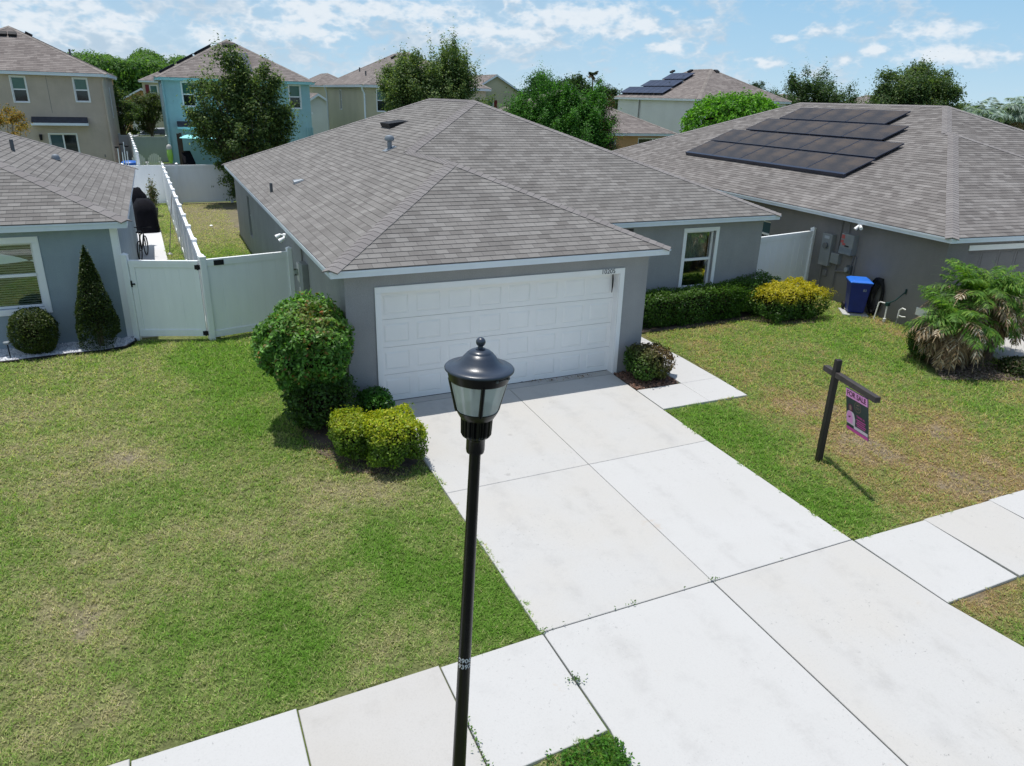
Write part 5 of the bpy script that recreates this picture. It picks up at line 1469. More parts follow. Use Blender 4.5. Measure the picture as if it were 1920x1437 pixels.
# pipes
t = thing('water_pipe', 'white plastic standpipes with a black hose beside the hose coil', 'water pipe', (*rloc(.3, 1.5), 0), RH[2])
m = MB(); m.tube([(-.38, .22, -.05), (-.33, .20, .46), (-.31, .17, .48), (-.28, -.02, .48)], .018, 8); m.tube([(-.34, -.10, -.05), (-.30, -.06, .44)], .02, 8); m.cyl((-.345, -.105, .02), (-.345, -.105, .1), .04); m.build('standpipe', 'pvc_white', t, True)
m = MB(); m.box(-.33, -.10, .43, -.25, .0, .52); m.tube([(-.28, -.05, .50), (-.20, -.18, .60), (-.12, -.25, .74), (-.03, -.30, .86)], .016, 8); m.tube([(-.03, -.30, .80), (-.03, -.30, .93)], .022, 8); m.build('valve_hose', 'dark_green', t, True)
t = thing('garden_tap', 'white plastic garden tap on a thin riser near the palm', 'tap', (*rloc(.3, 1.05), 0), RH[2])
m = MB(); m.tube([(-.30, 0, -.05), (-.28, 0, .20)], .012, 8); m.build('riser', 'grey_metal', t); m = MB(); m.tube([(-.28, 0, .20), (-.27, 0, .42), (-.25, -.06, .48), (-.22, -.14, .46)], .02, 8); m.tube([(-.27, 0, .28), (-.24, -.1, .26), (-.22, -.18, .28)], .018, 8); m.build('tap', 'pvc_white', t, True)
t = thing('solar_light', 'short black solar path light standing in white gravel', 'garden light', (-6.5, 5.27, 0))
m = MB(); m.cyl((0, 0, -.05), (0, 0, .30), .012); m.build('stake', 'black_plastic', t); m = MB(); m.lathe([(.02, .29), (.055, .31), (.075, .33), (.07, .35), (.0, .365)], 16); m.build('lamp_head', 'galvanised', t, True); MB().cyl((0, 0, .005), (0, 0, .02), .06).build('foot', 'black_plastic', t)

# ------------------------------------------------------------------ between the houses
def cloth_box(label, loc, w, d, h, top=.75, rot=0, name='covered_grill', hood=True):
    t = thing(name, label, 'grill', loc, rot); n = 28; m = MB(); vs = []; fs = []
    lev = [(0, 1.06), (.03, 1.04), (.3, .98), (.62, .96), (.78, .93), (.90, top), (.98, top * .8), (1.0, top * .5)]
    for k, (z, s_) in enumerate(lev):
        for i in range(n):
            a = 2 * math.pi * i / n; c, s = math.cos(a), math.sin(a); q = (abs(c) ** 4 + abs(s) ** 4) ** -.25
            f = 1 + .035 * math.sin(a * 7 + k) * (1 - z) + .02 * math.sin(a * 13 + 2 * k)
            vs.append((c * q * w / 2 * s_ * f, s * q * d / 2 * s_ * f, z * h + .02 * math.sin(a * 3)))
    for k in range(len(lev) - 1):
        for i in range(n): fs.append((k * n + i, k * n + (i + 1) % n, (k + 1) * n + (i + 1) % n, (k + 1) * n + i))
    fs.append(tuple(range((len(lev) - 1) * n, len(lev) * n))); m.add(vs, fs); m.build('cover', 'black_fabric', t, True, angle=70)
    m = MB()
    for x, y in ((-.4, -.4), (.4, -.4), (.4, .4), (-.4, .4)): m.cyl((x * w, y * d, -.0), (x * w, y * d, .1), .03)
    m.build('castor', 'black_plastic', t)
    return t


cloth_box('large grill under a black cover on the white side patio', (-3.92, 20.6, .01), .85, 1.35, 1.22, .70, .05)
cloth_box('tall rounded object under a black cover behind the covered grill', (-4.22, 23.3, .01), .8, .8, 1.35, .62, .2, name='covered_heater')['category'] = 'covered heater'
t = thing('potted_plant', 'thin spiky plant in a dark pot behind the covered grill', 'potted plant', (-3.62, 24.6, .01))
m = MB(); m.lathe([(.0, 0), (.12, 0), (.17, .3), (.18, .32), (.15, .32), (.14, .28), (0, .28)], 16); m.build('pot', 'dark_grey_metal', t, True)
Q = rng.normal(size=(900, 3)) * [.10, .10, .28] + [0, 0, .85]; q_ = rng.normal(size=Q.shape); q_[:, 2] += .3; np_mesh('foliage', leaf_quads(Q, q_, .11, .35), 4, 'leaves', t, palette(900, [(.06, .09, .03), (.10, .11, .05), (.16, .13, .08)])); MB().tube([(0, 0, .28), (.02, 0, .8), (.0, .02, 1.25)], .012).build('stem', 'bark', t)
# bicycle seen end-on at the house corner
t = thing('bicycle', 'dark bicycle parked on the white path at the left house corner', 'bicycle', (-4.02, 15.0, .012), math.radians(80))
def ring(m, c, R, r, n=26): m.tube([(c[0] + R * math.cos(a), c[1], c[2] + R * math.sin(a)) for a in np.linspace(0, 2 * math.pi, n)], r, 6)
for x in (-.5, .5):
    w_ = MB(); ring(w_, (x, 0, .33), .31, .02); wh = w_.build('wheel', 'black_plastic', t, True); s_ = MB()
    for k in range(12): s_.cyl((x, 0, .33), (x + .3 * math.cos(k * .5236), 0, .33 + .3 * math.sin(k * .5236)), .003, n=4)
    s_.build('spokes', 'grey_metal', wh)
m = MB()
for a, b in (((-.5, 0, .33), (-.12, 0, .30)), ((-.12, 0, .30), (.38, 0, .72)), ((-.22, 0, .78), (.36, 0, .78)), ((-.12, 0, .30), (-.24, 0, .88)), ((-.5, 0, .33), (-.22, 0, .75)), ((.5, 0, .33), (.34, 0, .92))): m.cyl(a, b, .018)
m.build('frame', 'black_plastic', t); MB().tube([(.28, -.3, .97), (.36, -.1, .95), (.36, .1, .95), (.28, .3, .97)], .014).build('handlebar', 'black_plastic', t); MB().box(-.36, -.07, .88, -.12, .07, .93).build('saddle', 'black_plastic', t, bevel=.02)
t = thing('leaning_rod', 'thin dark rod leaning on the side fence above the white path', 'rod', (-3.24, 15.5, .0)); MB().tube([(0, 0, .02), (.40, 3.2, 1.85)], .014).build('rod', 'wire_cable', t); MB().cyl((0, 0, .0), (0, 0, .05), .10, .04).build('foot', 'grey_metal', t)
# ------------------------------------------------------------------ houses behind
GB = .65


def two_storey(label, x0, y0, Wd, D, ze, s, wall, fascia='trim_blue_white', front=(), left=(), right=(), shingle='shingle_far', name='house', over=.3, zb=GB, group=None, rot=0, h=.2, fh=.16):
    """x0,y0 = front left eave corner; openings in local metres from that corner"""
    t = thing(name, label, 'house', (x0, y0, 0), rot, group)
    r = hip_roof(t, Wd, D, ze, s, shingle, 'cap_far', fascia, fh, over, h)
    mb = MB(); zt = ze - fh + .03; o = over
    TF = frame((0, o, 0), (1, 0, 0), (0, -1, 0)); TL = frame((o, 0, 0), (0, 1, 0), (-1, 0, 0)); TRt = frame((Wd - o, 0, 0), (0, 1, 0), (1, 0, 0)); TB = frame((0, D - o, 0), (1, 0, 0), (0, 1, 0))
    for T, a, b, ops in ((TF, o, Wd - o, front), (TL, o, D - o, left), (TRt, o, D - o, right), (TB, o, Wd - o, ())):
        wall_panel(mb, T, a, b, zb - .6, zt, [w[:4] for w in ops], .12)
    mb.build('wall', wall, t)
    for T, ops in ((TF, front), (TL, left), (TRt, right)):
        for w in ops:
            k = w[4] if len(w) > 4 else 'hung'
            window(t, T, *w[:4], trim=.045, recess=.05, kind=k, upper=w[5] if len(w) > 5 else 'pane_green', lower='pane_dark')
    return t, r


def far_vent(t, T, n=1):
    m = MB(T); m.box(-.20, -.19, .01, .14, .19, .15); return m.build('roof_vent', 'black_plastic', t)


def pitchT(x, y, z, s, az):   # local x points down the slope azimuth az (from +x)
    return Matrix.Translation((x, y, z)) @ Matrix.Rotation(az, 4, 'Z') @ Matrix.Rotation(math.atan(s), 4, 'Y')


def awning(t, x0, x1, y, z0, z1, trim, roofm='shade_roof_dark', out=.55):
    m = MB(); m.add([(x0, y - out, z0 + .13), (x1, y - out, z0 + .13), (x1, y, z1), (x0, y, z1)], [(0, 1, 2, 3)]); m.add([(x0, y - out, z0 + .13), (x0, y, z1), (x0, y, z0 + .13)], [(0, 1, 2)]); m.add([(x1, y - out, z0 + .13), (x1, y, z1), (x1, y, z0 + .13)], [(0, 1, 2)])
    a = m.build('awning', roofm, t); MB().box(x0 - .02, y - out - .02, z0, x1 + .02, y - .003, z0 + .128).build('awning_fascia', trim, a); return a


# tan
tx, ty = -14.5, 36.0
tan, _ = two_storey('tan two storey house at left edge with two upper windows over an awning', tx, ty, 9.43, 13.5, 5.93, .50, 'stucco_tan',
    front=[(4.87, 5.52, 4.42, 5.66), (7.73, 8.37, 4.50, 5.66), (6.13, 7.43, .75, 2.82, 'slider', 'pane_teal')], right=[(6.5, 6.8, 3.5, 5.2)])
awning(tan, 5.48, 8.10, .3, 3.28, 3.70, 'trim_blue_white')
m = MB(); m.box(5.68, .17, 2.72, 5.82, .298, 2.80).cyl((5.75, .16, 2.76), (5.75, .16, 2.50), .075, .06, 10); m.build('wall_lantern', 'black_plastic', tan)
far_vent(tan, pitchT(4.5, 3.65, 5.93 + 3.65 * .5, .5, -math.pi / 2)); far_vent(tan, pitchT(4.96, 3.65, 5.93 + 3.65 * .5, .5, -math.pi / 2)); far_vent(tan, pitchT(5.45, 6.2, 5.93 + 3.98 * .5, .5, 0))
MB().cyl((7.4, 6.0, 6.85), (7.4, 6.0, 7.3), .06).build('vent_pipe', 'dark_grey_metal', tan)
MB().tube([(9.18, .24, 5.7), (9.10, .24, 5.5), (9.10, .24, .6)], .05).build('downspout', 'stucco_tan', tan)
m = MB(); m.box(6.48, .294, 3.9, 6.5, .299, 5.75) ; m.build('wall_joint', 'conduit_grey', tan)
for x, z0, z1 in ((5.13, 3.62, 3.8), (8.63, 1.6, 1.75), (8.78, .9, 1.15)): MB().box(x, .25, z0, x + .06, .298, z1).build('wall_box', 'conduit_grey', tan)
two_storey('small slice of a brown house seen past the tan house, with dark window', -9.6, 50.2, 4.25, 9, 5.95, .45, 'stucco_orange', right=[(1.0, 1.9, 3.4, 5.4)], front=[(3.55, 3.85, 3.9, 5.5, 'fixed')])
# blue
bx, by = -2.74, 38.0
blue, _ = two_storey('sky blue two storey house behind the big oak, with solar panels on its roof', bx, by, 9.1, 14, 5.90, .53, 'stucco_teal', 'trim_teal',
    front=[(1.37, 2.05, 4.33, 5.66), (7.53, 8.21, 4.33, 5.68)], left=[(2.0, 2.5, 4.3, 5.5), (7.0, 7.8, 4.0, 5.3)])
awning(blue, .87, 5.3, .3, 3.05, 3.48, 'trim_teal')
far_vent(blue, pitchT(4.38, 3.72, 5.90 + 3.72 * .53, .53, -math.pi / 2)); far_vent(blue, pitchT(4.79, 3.72, 5.90 + 3.72 * .53, .53, -math.pi / 2))
m = MB(); m.box(8.45, .2, .7, 8.53, .298, 3.2).box(8.78, .2, .7, 8.84, .298, 3.2); m.build('downspout', 'stucco_teal', blue); MB().box(8.82, .2, 4.0, 8.9, .298, 4.12).build('wall_box', 'paint_white', blue)
m = MB(); m.tube([(.36, .22, 5.7), (.36, .22, .7)], .05).build('downspout', 'stucco_teal', blue)
TBm = Matrix.Translation((bx, by, 0))
for k, (x, lab) in enumerate(((4.37, 'left'), (5.15, 'right'))):
    y = 1.75; T = pitchT(x, y, 5.90 + y * .53, .53, -math.pi / 2)
    solar_panel(T, .76, 2.35, blue, 'solar_cells_far')
for k in range(6):
    a = .9 + (k % 3) * 1.15; b = 5.6 + (k // 3) * 2.0; T = pitchT(a, b, 5.90 + a * .53, .53, math.pi)
    solar_panel(T, 1.9, 1.1, blue, 'solar_cells_far', lift=.2)
# small bump roof piece left of blue (neighbour's porch)
two_storey('cream house with burgundy shutter seen between the tan and blue houses', -3.95, 72, 9, 10, 5.92, .45, 'stucco_cream', front=[(.95, 1.6, 4.1, 5.5)], name='house')
MB().box(.55, .22, 4.05, .88, .298, 5.55).build('shutter', 'burgundy', bpy.data.objects[[o.name for o in bpy.data.objects if o.get('label', '').startswith('cream house with burg')][0]])
# orange house with a front gable garage
def gable_house(label, x0, y0, Wd, D, ze, s, wall, zb=GB, garage=False, shutters=(), wins=(), name='house', fascia='trim_blue_white', shingle='shingle_far'):
    t = thing(name, label, 'house', (x0, y0, 0)); m = MB(); a, b, c = (0, 0, ze), (Wd, 0, ze), (Wd / 2, 0, ze + s * Wd / 2); a2, b2, c2 = (0, D, ze), (Wd, D, ze), (Wd / 2, D, ze + s * Wd / 2)
    shingle_face(m, (a, c, c2, a2), .2, 1); shingle_face(m, (b, c, c2, b2), .2, 2); ro = m.build('roof', shingle, t)
    m = MB(); cap_line(m, c, c2, (-s, 0, 1), (s, 0, 1), .15, .3); m.build('ridge_cap', 'cap_far', ro)
    m = MB()
    for p, q in ((a, c), (b, c)):
        m.add([(p[0], -.03, p[2]), (q[0], -.03, q[2]), (q[0], -.03, q[2] - .2), (p[0], -.03, p[2] - .2), (p[0], .06, p[2]), (q[0], .06, q[2]), (q[0], .06, q[2] - .2), (p[0], .06, p[2] - .2)], [(0, 1, 2, 3), (2, 3, 7, 6), (4, 5, 6, 7)])
    m.box(-.02, 0, ze - .18, 0, D, ze - .01).box(Wd, 0, ze - .18, Wd + .02, D, ze - .01); m.build('fascia', fascia, ro)
    m = MB(); TF = frame((0, .3, 0), (1, 0, 0), (0, -1, 0)); g = [(Wd * .2, Wd * .8, zb - .1, zb + 2.1)] if garage else []
    wall_panel(m, TF, .3, Wd - .3, zb - .6, ze - .1, [w[:4] for w in wins] + g, .12); zz = ze - .1
    m.add([(.3, .3, zz), (Wd - .3, .3, zz), (Wd - .3, .3, zz + .03), (Wd / 2, .3, ze + s * Wd / 2 - .12), (.3, .3, zz + .03)], [(0, 1, 2, 3, 4)])
    m.add([(.3, .3, zb - .6), (.3, D - .3, zb - .6), (.3, D - .3, zz), (.3, .3, zz)], [(0, 1, 2, 3)]); m.add([(Wd - .3, .3, zb - .6), (Wd - .3, D - .3, zb - .6), (Wd - .3, D - .3, zz), (Wd - .3, .3, zz)], [(0, 1, 2, 3)]); m.build('wall', wall, t)
    if garage:
        q = MB()
        for k in range(4): q.box(Wd * .2 + .01, .38, zb + k * .525, Wd * .8 - .01, .41, zb + k * .525 + .515)
        q.build('garage_door', 'paint_white', t)
    for w in wins: window(t, TF, *w[:4], trim=.06, recess=.05)
    for (x, z0, z1) in shutters: MB().box(x, .22, z0, x + .35, .298, z1).build('shutter', 'burgundy', t)
    return t


gable_house('orange gabled garage front far behind, between the tan and blue houses', -6.2, 84, 4.6, 8, 3.95, .55, 'stucco_orange', garage=True)
gable_house('yellow gabled house far behind with burgundy shutters, right of the tall shrub', 29.6, 70, 6.6, 9, 5.9, .55, 'stucco_cream', wins=[(2.0, 3.0, 3.6, 5.0)], shutters=[(1.55, 3.6, 5.0), (3.1, 3.6, 5.0)])
two_storey('part of a pale house with grey roof left of the yellow gable', 25.0, 68.5, 6.2, 9, 6.2, .50, 'stucco_cream')
# cream behind the main roof
cx_, cy_ = 9.32, 38.0
cream, _ = two_storey('cream two storey house behind the grey roof, with corner downspout and one front window', cx_, cy_, 9.1, 12.5, 5.86, .50, 'stucco_cream', front=[(1.05, 1.95, 4.25, 5.6)], left=[(7.3, 7.9, 4.2, 5.5)])
MB().tube([(.02, .1, 5.76), (.1, .2, 5.5), (.22, .25, 5.3), (.22, .25, .7)], .055).build('downspout', 'trim_blue_white', cream); MB().tube([(.05, 12.1, 5.76), (.22, 12.15, 5.3), (.22, 12.15, .7)], .055).build('downspout', 'trim_blue_white', cream)
far_vent(cream, pitchT(3.7, 5.2, 5.86 + 3.7 * .5, .5, math.pi)); far_vent(cream, pitchT(4.55, 3.7, 5.86 + 3.7 * .5, .5, -math.pi / 2))
for a, b in ((1.2, 3.5), (1.9, 8.0)): MB().cyl((a, b, 5.86 + a * .5 - .05), (a, b, 5.86 + a * .5 + .3), .05).build('vent_pipe', 'dark_grey_metal', cream)
two_storey('pale cream house far behind with two roof peaks, left of the cream house', 12.6, 74, 5.2, 9, 6.0, .5, 'stucco_cream')
gable_house('white walled garage wing glimpsed between the blue and cream houses', 8.0, 59, 5.2, 8, 3.6, .62, 'stucco_white')
# white two storey with solar panels
wx, wy2 = 34.72, 36.0
wh, _ = two_storey('white two storey house with tilted blue solar array, left of the bright green tree', wx, wy2, 9.4, 12, 5.62, .50, 'stucco_white', shingle='shingle_far')
far_vent(wh, pitchT(4.3, 9.5, 5.62 + 4.3 * .5, .5, math.pi)); far_vent(wh, pitchT(4.3, 7.0, 5.62 + 4.3 * .5, .5, math.pi)); far_vent(wh, pitchT(4.9, 4.3, 5.62 + 4.2 * .5, .5, -math.pi / 2))
for a, b in ((2.4, 5.4), (2.0, 6.6), (3.2, 6.4)): MB().cyl((a, b, 5.62 + a * .5 - .05), (a, b, 5.62 + a * .5 + .28), .06).build('vent_pipe', 'galvanised', wh)
MB().tube([(.2, 8.2, 5.5), (.2, 8.2, .7)], .05).build('downspout', 'conduit_grey', wh)
for m_ in ((.22, 3.0, 1.9), (.22, 1.8, 1.8)): MB().cyl((m_[0], m_[1], m_[2]), (m_[0] - .15, m_[1], m_[2]), .09, n=10).build('wall_fitting', 'black_plastic', wh)
TW = Matrix.Translation((wx, wy2, 0))
for i in range(3):
    for j in range(4):
        a = .95 + i * 1.16; b = 6.0 + j * 1.62 + i * .15
        if b > 11.6 - a + .5: continue
        solar_panel(pitchT(a, b, 5.62 + a * .5, .5, math.pi), 1.6, 1.13, wh, 'solar_cells_far', lift=.2)
# low tan house
lo, _ = two_storey('low tan single storey house with brown shingle roof behind the hedge tree', 16.8, 30.0, 11.75, 11.5, 3.38, .45, 'stucco_orange',
    front=[(6.3, 7.1, 1.95, 3.0), (8.9, 11.2, .7, 3.05, 'slider', 'pane_dark')], h=.18)
# far right roof tips
two_storey('distant house with brown roof beyond the silver palm at right edge', 118, 92, 12, 10, 5.4, .45, 'stucco_cream')
two_storey('distant white house just visible under the loose tree by the right ridge', 66, 60, 9, 9, 5.15, .35, 'stucco_white')
mB = fence('fence', 'white vinyl fence between the yards of the tan and blue houses', (-4.05, 28.45), (-4.65, 44.8), 8, zg0=GB - .1)
fence('fence', 'white vinyl fence section joining the tan house to the rear side fence', (-5.3, 45.0), (-4.75, 45.0), 1, zg0=GB - .15, mat='vinyl_grey')
fence('fence', 'pale grey-green fence section joining the blue house to the rear side fence', (-4.55, 45.0), (-2.5, 45.0), 1, zg0=GB - .25, mat='vinyl_grey')
m = MB(); m.box(-30, 96, GB - .1, 40, 96.3, GB + 2.2); tag(m.build('wall', 'stucco_pale'), 'long pale boundary wall far behind, between the two houses', 'wall')

# ------------------------------------------------------------------ yard things behind the back fence
def adirondack(label, loc, rot, mat='vinyl_white'):
    t = thing('garden_chair', label, 'chair', loc, rot, 'white garden chairs behind the back fence'); m = MB()
    for k in range(7):
        x = -.27 + k * .09; hh = 1.12 - abs(k - 3) ** 2 * .025
        m.add([(x - .036, .22, .30), (x + .036, .22, .30), (x + .042 + (k - 3) * .012, .48, hh), (x - .042 + (k - 3) * .012, .48, hh), (x - .036, .24, .30), (x + .036, .24, .30), (x + .042 + (k - 3) * .012, .50, hh), (x - .042 + (k - 3) * .012, .50, hh)], [(0, 1, 2, 3), (7, 6, 5, 4), (0, 3, 7, 4), (1, 5, 6, 2), (3, 2, 6, 7)])
    m.build('backrest', mat, t); m = MB()
    for k in range(5): m.box(-.28, -.30 + k * .11, .38 - k * .02, .28, -.21 + k * .11, .40 - k * .02)
    m.build('seat', mat, t)
    for s in (-1, 1):
        MB().box(s * .36 - .06, -.32, .58, s * .36 + .06, .34, .61).build('armrest', mat, t); MB().box(s * .34 - .02, -.30, 0, s * .34 + .02, -.20, .58).build('leg', mat, t); MB().box(s * .34 - .02, .22, 0, s * .34 + .02, .32, .58).build('leg', mat, t)
    return t


c1 = at(263, 300, 1, 37.0); c2 = at(288, 300, 1, 37.0)
adirondack('slatted white garden chair behind the back fence, left of the pair', (float(c1[0]), 37.0, GB), math.pi * .95)
adirondack('slatted white garden chair behind the back fence, right of the pair', (float(c2[0]), 37.0, GB), math.pi * 1.04)
p = at(244, 300, 1, 32.8); t = thing('barrel', 'bright blue plastic tub beside the rear side fence', 'tub', (float(p[0]) - .05, 32.8, GB)); MB().lathe([(.0, .45), (.25, .45), (.36, .55), (.42, .75), (.40, .95), (.30, 1.03), (0, 1.05)], 20).build('tub', 'barrel_blue', t, True); MB().lathe([(.15, 0), (.22, .05), (.24, .46)], 12).build('stand', 'grey_metal', t, True)
p = at(318, 303, 1, 33.0); t = thing('fire_bowl', 'low black round table behind the back fence', 'table', (float(p[0]), 33.0, GB)); MB().lathe([(0, .82), (.48, .82), (.50, .78), (.42, .66), (.2, .6), (0, .6)], 24).build('table_top', 'black_plastic', t, True); MB().lathe([(.3, 0), (.1, .1), (.08, .6)], 12).build('base', 'black_plastic', t, True)
p = at(319, 292, 1, 35.0); t = thing('garden_figure', 'lime green and white garden decoration on a stake', 'garden ornament', (float(p[0]), 35.0, GB)); m = MB(); m.lathe([(0, .35), (.06, .5), (.10, .8), (.16, 1.1), (.14, 1.4), (.05, 1.6), (0, 1.65)], 12); m.build('body', 'lime_plastic', t, True); MB().lathe([(0, 1.38), (.13, 1.45), (.15, 1.55), (.10, 1.68), (0, 1.72)], 12).build('head', 'stucco_pale', t, True); MB().cyl((0, 0, 0), (0, 0, .4), .02).build('stake', 'grey_metal', t)
p = at(352, 296, 1, 35.5); t = thing('covered_chair', 'dark covered patio chair beside the blue house wall', 'chair', (float(p[0]), 35.5, GB), .3); m = MB(); m.add([(-.35, -.35, 0), (.35, -.35, 0), (.35, .35, 0), (-.35, .35, 0), (-.33, -.3, .7), (.33, -.3, .7), (.3, .3, 1.35), (-.3, .3, 1.35)], [(0, 1, 5, 4), (1, 2, 6, 5), (2, 3, 7, 6), (3, 0, 4, 7), (4, 5, 6, 7)]); m.build('cover', 'black_fabric', t, bevel=.06)
m = MB(); m.box(-.42, -.45, 0, .42, -.37, .25); m.build('base', 'burgundy', t)
t = thing('shade_sail', 'turquoise shade sail stretched beside the blue house', 'shade sail', (0, 0, 0)); A_, B_, C_2, D_ = [Vector(q) for q in ((-1.95, 35.0, 2.72), (1.7, 35.0, 2.85), (1.9, 37.6, 2.6), (-1.3, 37.9, 2.75))]
m = MB(); n = 12; vs = []; fs = []
for i in range(n + 1):
    for j in range(n + 1):
        u, v = i / n, j / n; P = (A_ * (1 - u) + B_ * u) * (1 - v) + (D_ * (1 - u) + C_2 * u) * v; P.z -= .35 * math.sin(math.pi * u) * math.sin(math.pi * v) + .10 * math.sin(math.pi * u) - .12 * math.sin(math.pi * v) * .3; P.y += .25 * math.sin(math.pi * u) * (1 - 2 * v); vs.append(P)
for i in range(n):
    for j in range(n): fs.append((i * (n + 1) + j, (i + 1) * (n + 1) + j, (i + 1) * (n + 1) + j + 1, i * (n + 1) + j + 1))
m.add(vs, fs); sl = m.build('sail', 'sail_cloth', t, True); md = sl.modifiers.new('thick', 'SOLIDIFY'); md.thickness = .03
for x, y in ((-2.0, 34.95), (-1.85, 35.7)): tag(MB().box(x - .07, y - .07, .5, x + .07, y + .07, 2.95).build('sail_post', 'dark_brown'), 'dark wooden post %s the turquoise shade sail' % ('holding the near corner of' if y < 35.2 else 'behind the first post of'), 'post')
t = thing('parked_car', 'silver car roof showing above the far fence, between the houses', 'car', (-2.95, 62, GB - .1)); m = MB()
prof = [(-2.2, .35), (-2.25, .75), (-1.5, .95), (-.9, 1.45), (.7, 1.5), (1.5, 1.0), (2.2, .85), (2.25, .4)]
vs = [(x, -.85 if z < 1 else -.65, z) for x, z in prof] + [(x, .85 if z < 1 else .65, z) for x, z in prof]; n = len(prof); m.add(vs, [tuple(range(n - 1, -1, -1)), tuple(range(n, 2 * n))] + [(k, (k + 1) % n, n + (k + 1) % n, n + k) for k in range(n)]); m.build('body', 'car_silver', t, bevel=.05)
m = MB(); m.add([(-1.38, -.83, 1.02), (1.35, -.83, 1.04), (.7, -.70, 1.40), (-.85, -.70, 1.38)], [(0, 1, 2, 3)]); m.build('side_window', 'pane_dark', t)
for x in (-1.4, 1.4):
    for y in (-.85, .75): MB().cyl((x, y, .32), (x, y + .1, .32), .32, n=20).build('wheel', 'black_plastic', t)
t = thing('tool_rack', 'upright poles and dark tools leaning in the corner behind the back fence', 'garden tools', (-4.85, 31.5, .5))
m = MB()
for dx, h in ((-.18, 1.9), (0, 1.7), (.12, 2.2), (.22, 1.75)): m.cyl((dx, 0, 0), (dx + .06, .15, h), .022)
m.build('handle', 'vinyl_white', t); m = MB()
for dx, h in ((-.15, 1.9), (.05, 2.05), (.30, 1.95)): m.box(dx - .09, .05, h, dx + .09, .2, h + .09)
m.build('tool_head', 'black_plastic', t, bevel=.02)

# ------------------------------------------------------------------ trees
OAK = [(.055, .10, .034), (.08, .135, .042), (.038, .070, .026), (.13, .18, .055)]
tree('oak_tree', 'large dark oak in front of the blue house, overhanging the back fence', (1.15, 27.3, 0), 6.35, (2.25, 1.15, 2.95), 190, 330, .13, [(.07, .12, .04), (.10, .16, .05), (.045, .08, .03), (.16, .21, .065)], trunk_r=.15, clumpr=.46, flat=.75, inner=.2, spiky=.75, limbs=70, lean=(-.2, .2))
tree('tree', 'small dark tree beside the tan house, in front of the far gap', (-5.35, 52, GB), 4.5, (1.25, 1.2, 1.7), 40, 240, .14, OAK, clumpr=.45)
tree('tree', 'small olive green tree left of the blue house', (-3.35, 56, GB), 4.6, (1.25, 1.2, 1.8), 44, 240, .14, [(.06, .09, .03), (.09, .12, .04), (.04, .06, .02)], clumpr=.45)
CY = [(.085, .145, .045), (.125, .19, .058), (.055, .10, .034), (.18, .23, .075)]
t1_ = tree('tall_shrub', 'feathery tree with two upright tops behind the main roof, left plume', (9.0, 26.9, 0), 7.2, (1.0, 1.1, 2.3), 70, 380, .11, CY, trunk_r=.10, clumpr=.42, spiky=.9, inner=.15)
tree('tall_shrub', 'tallest feathery tree behind the main roof, right plume', (11.1, 26.2, 0), 7.6, (1.2, 1.3, 2.6), 120, 400, .11, CY, trunk_r=.12, clumpr=.42, spiky=1.1, inner=.12)
tree('tall_shrub', 'broad feathery tree forming the wide lower mass behind the main roof', (9.85, 26.6, 0), 6.85, (2.3, 1.4, 1.9), 190, 420, .11, CY, trunk_r=.10, clumpr=.42, spiky=.7, inner=.15)
CM_ = [(.045, .145, .020), (.068, .20, .026), (.030, .095, .016), (.10, .26, .04)]
crl = ['leftmost, beside the yellow gable', 'second from left', 'middle one', 'second from right']
for k, (x, y, h, r) in enumerate(((15.0, 26.4, 5.1, 1.1), (16.4, 26.0, 5.6, 1.3), (17.8, 26.2, 5.65, 1.35), (18.8, 25.6, 5.5, 1.1))):
    tree('flowering_tree', 'bright green crepe myrtle behind the main roof, %s' % crl[k], (x, y, 0), h + .1, (r + .15, 1.3, 2.3), 130, 460, .10, CM_, trunk_r=.08, clumpr=.46, spiky=.9, inner=.15, group='row of bright green trees behind the main roof')
tree('flowering_tree', 'green and reddish brown tree at the right end of the bright green row', (19.75, 25.4, 0), 5.1, (.85, 1.0, 2.2), 60, 260, .085, [(.035, .08, .018), (.10, .055, .035), (.05, .11, .02), (.08, .035, .03)], trunk_r=.07, clumpr=.38, spiky=.7, inner=.1, group='row of bright green trees behind the main roof')
tree('tree', 'dense round dark green tree far behind, above the bright green row', (35.5, 64, GB), 7.1, (2.5, 2.3, 2.7), 50, 420, .20, [(.03, .085, .02), (.04, .11, .025)], clumpr=.9)
FC = [(.08, .225, .016), (.12, .30, .022), (.05, .14, .014), (.17, .38, .035)]
bush('tree', 'glowing bright green rounded tree in front of the white house', 'tree', (27.0, 22.9, 0), (3.0, 2.2, 2.5), 28000, .17, FC, 2.5, .11, zc=3.4, shell=.75, mat='leaves', up=.4)
WI = [(.055, .10, .035), (.08, .14, .045), (.04, .07, .025)]
tree('tree', 'airy sparse tree with wispy upright twigs behind the right house ridge', (50.2, 39, 0), 7.4, (4.1, 2.5, 3.0), 190, 230, .18, WI, trunk_r=.13, clumpr=.6, spiky=.9, inner=.1, limbs=90)
tree('oak_tree', 'broad dark oak rising behind the right house ridge', (52.2, 31, 0), 8.6, (5.1, 3.4, 4.0), 260, 460, .18, OAK, trunk_r=.25, clumpr=.8, inner=.3, spiky=.25, limbs=70)
tree('tree', 'small dark tree peeking left of the wispy tree', (55, 55, 0), 7.0, (1.8, 1.8, 1.5), 22, 240, .2, DGREEN, clumpr=.6)
SV = [(.20, .27, .24), (.28, .36, .33), (.14, .20, .17), (.36, .43, .40)]
for k, (x, y, h, lb) in enumerate(((45.5, 20.5, 4.9, 'silver green fan palm behind the right house, left one'), (48.6, 20.0, 5.6, 'silver green fan palm at the right edge of the picture, taller one'))):
    palm(lb, (x, y, 0), h, 26, 4, 1.9, name='fan_palm', live=SV, trunk_r=.2, group='silver fan palms behind the right house', up=(-.2, 1.4), wid=.10, ll=.75)
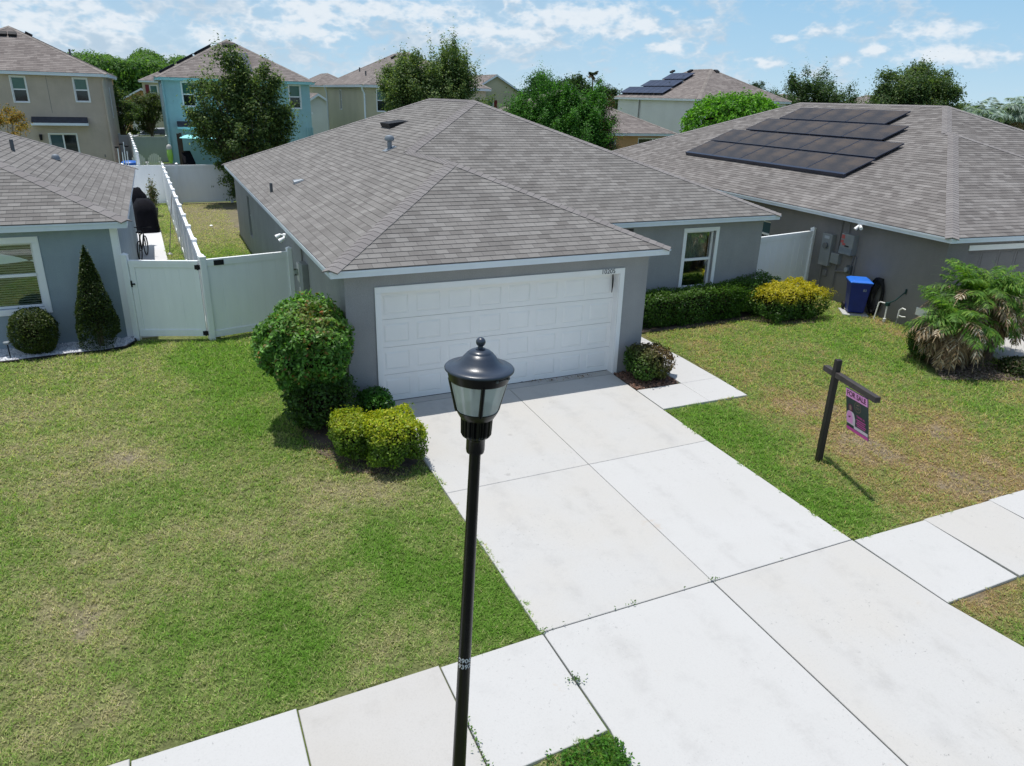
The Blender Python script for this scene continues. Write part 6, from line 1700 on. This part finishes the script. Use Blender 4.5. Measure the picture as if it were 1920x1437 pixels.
bush('shrub', 'green foliage below the silver palms at the right edge', 'shrub', (50.5, 22.5, 0), (3.4, 1.6, 2.1), 12000, .16, [(.05, .10, .03), (.08, .14, .04)], 2.4, .2)
# crowns seen far off
far = [(590, 100, 5), (603, 96, 6.2), (900, 105, 7.3), (1015, 100, 6.9), (1030, 98, 7.5), (1065, 100, 8.2), (1080, 96, 8.6), (1096, 99, 7.8), (1120, 110, 7.6), (1135, 105, 7.2), (1420, 120, 8.5), (1432, 115, 8.2), (1455, 120, 7.0)]
for k, (px, y, h) in enumerate(far):
    p = at(px, 170, 1, y)
    tree('tree', 'distant dark tree on the skyline, number %s counted from the left' % ['one', 'two', 'three', 'four', 'five', 'six', 'seven', 'eight', 'nine', 'ten', 'eleven', 'twelve', 'thirteen'][k], (float(p[0]), y, GB), h, (2.6, 2, h * .42), 26, 150, .32, DGREEN, clumpr=1.0, group='distant trees on the skyline', limbs=6)
# cabbage palm far away
p = at(1111, 160, 1, 95); palm('thin lone palm on the skyline above the bright green trees', (float(p[0]), 95, GB), 8.3, 9, 3, 1.3, trunk_r=.12, live=[(.04, .06, .03)], name='palm', wid=.16, ll=.5)
# wood behind the tan house, and a tree belt round the horizon
C_ = []; N_ = []
for k in range(230):
    x = rng.uniform(-13, 3.0); y = rng.uniform(108, 135); h = 6.4 + 2.9 * vnoise(np.array([x * .35]), np.array([y * .1]), 5)[0] + (y - 108) * .09; r = rng.uniform(1.2, 2.1); n = 230
    for zz in (h - r * .8, h - r * 2.2, h - r * 3.8):
        q = sph(n); q *= rng.uniform(.6, 1.05, (n, 1)); C_.append(q * [r, r, r * .9] + [x, y, zz + GB * 0]); v_ = q + rng.normal(size=q.shape) * .4; v_[:, 2] += .3; N_.append(v_)
C_ = np.concatenate(C_); N_ = np.concatenate(N_)
tag(np_mesh('wood', leaf_quads(C_, N_, .42), 4, 'leaves', None, palette(len(C_), [(.06, .14, .028), (.09, .185, .038), (.04, .095, .024), (.12, .23, .045)])), 'dense green wood rising behind the tan house', 'wood', kind='stuff')
C_ = []; N_ = []
for k in range(900):
    a = rng.uniform(-.5, 1.35); R = rng.uniform(260, 330); x, y = CAM[0] + R * math.sin(a), CAM[1] + R * math.cos(a); h = rng.uniform(4.5, 8.5); r = rng.uniform(2.5, 5); n = 60
    q = sph(n); C_.append(q * [r, r, h * .5] + [x, y, h * .45]); v_ = q.copy(); v_[:, 2] += .5; N_.append(v_)
C_ = np.concatenate(C_); N_ = np.concatenate(N_)
tag(np_mesh('tree_belt', leaf_quads(C_, N_, 1.9, .8), 4, 'leaves', None, palette(len(C_), [(.04, .075, .03), (.055, .09, .035)])), 'low line of far trees along the horizon', 'trees', kind='stuff')
AU = [(.32, .17, .03), (.20, .15, .04), (.10, .11, .03), (.38, .24, .05)]
tree('tree', 'small yellow and orange leaved tree at the left edge above the left roof', (-8.75, 24.2, 0), 4.75, (.72, .8, 1.3), 40, 240, .075, AU, trunk_r=.06, clumpr=.26, spiky=.5)
m = MB(); m.lathe([(0, 0), (.06, .02), (.07, .06), (.03, .09), (0, .1)], 10, (-1.55, 20.6, .03)); tag(m.build('toy_ball', 'paint_white', None, True), 'small white object lying on the side yard grass', 'toy')

n_ = sum(len(o.data.polygons) for o in bpy.data.objects if o.type == 'MESH')
print('objects', len(bpy.data.objects), 'faces', n_)
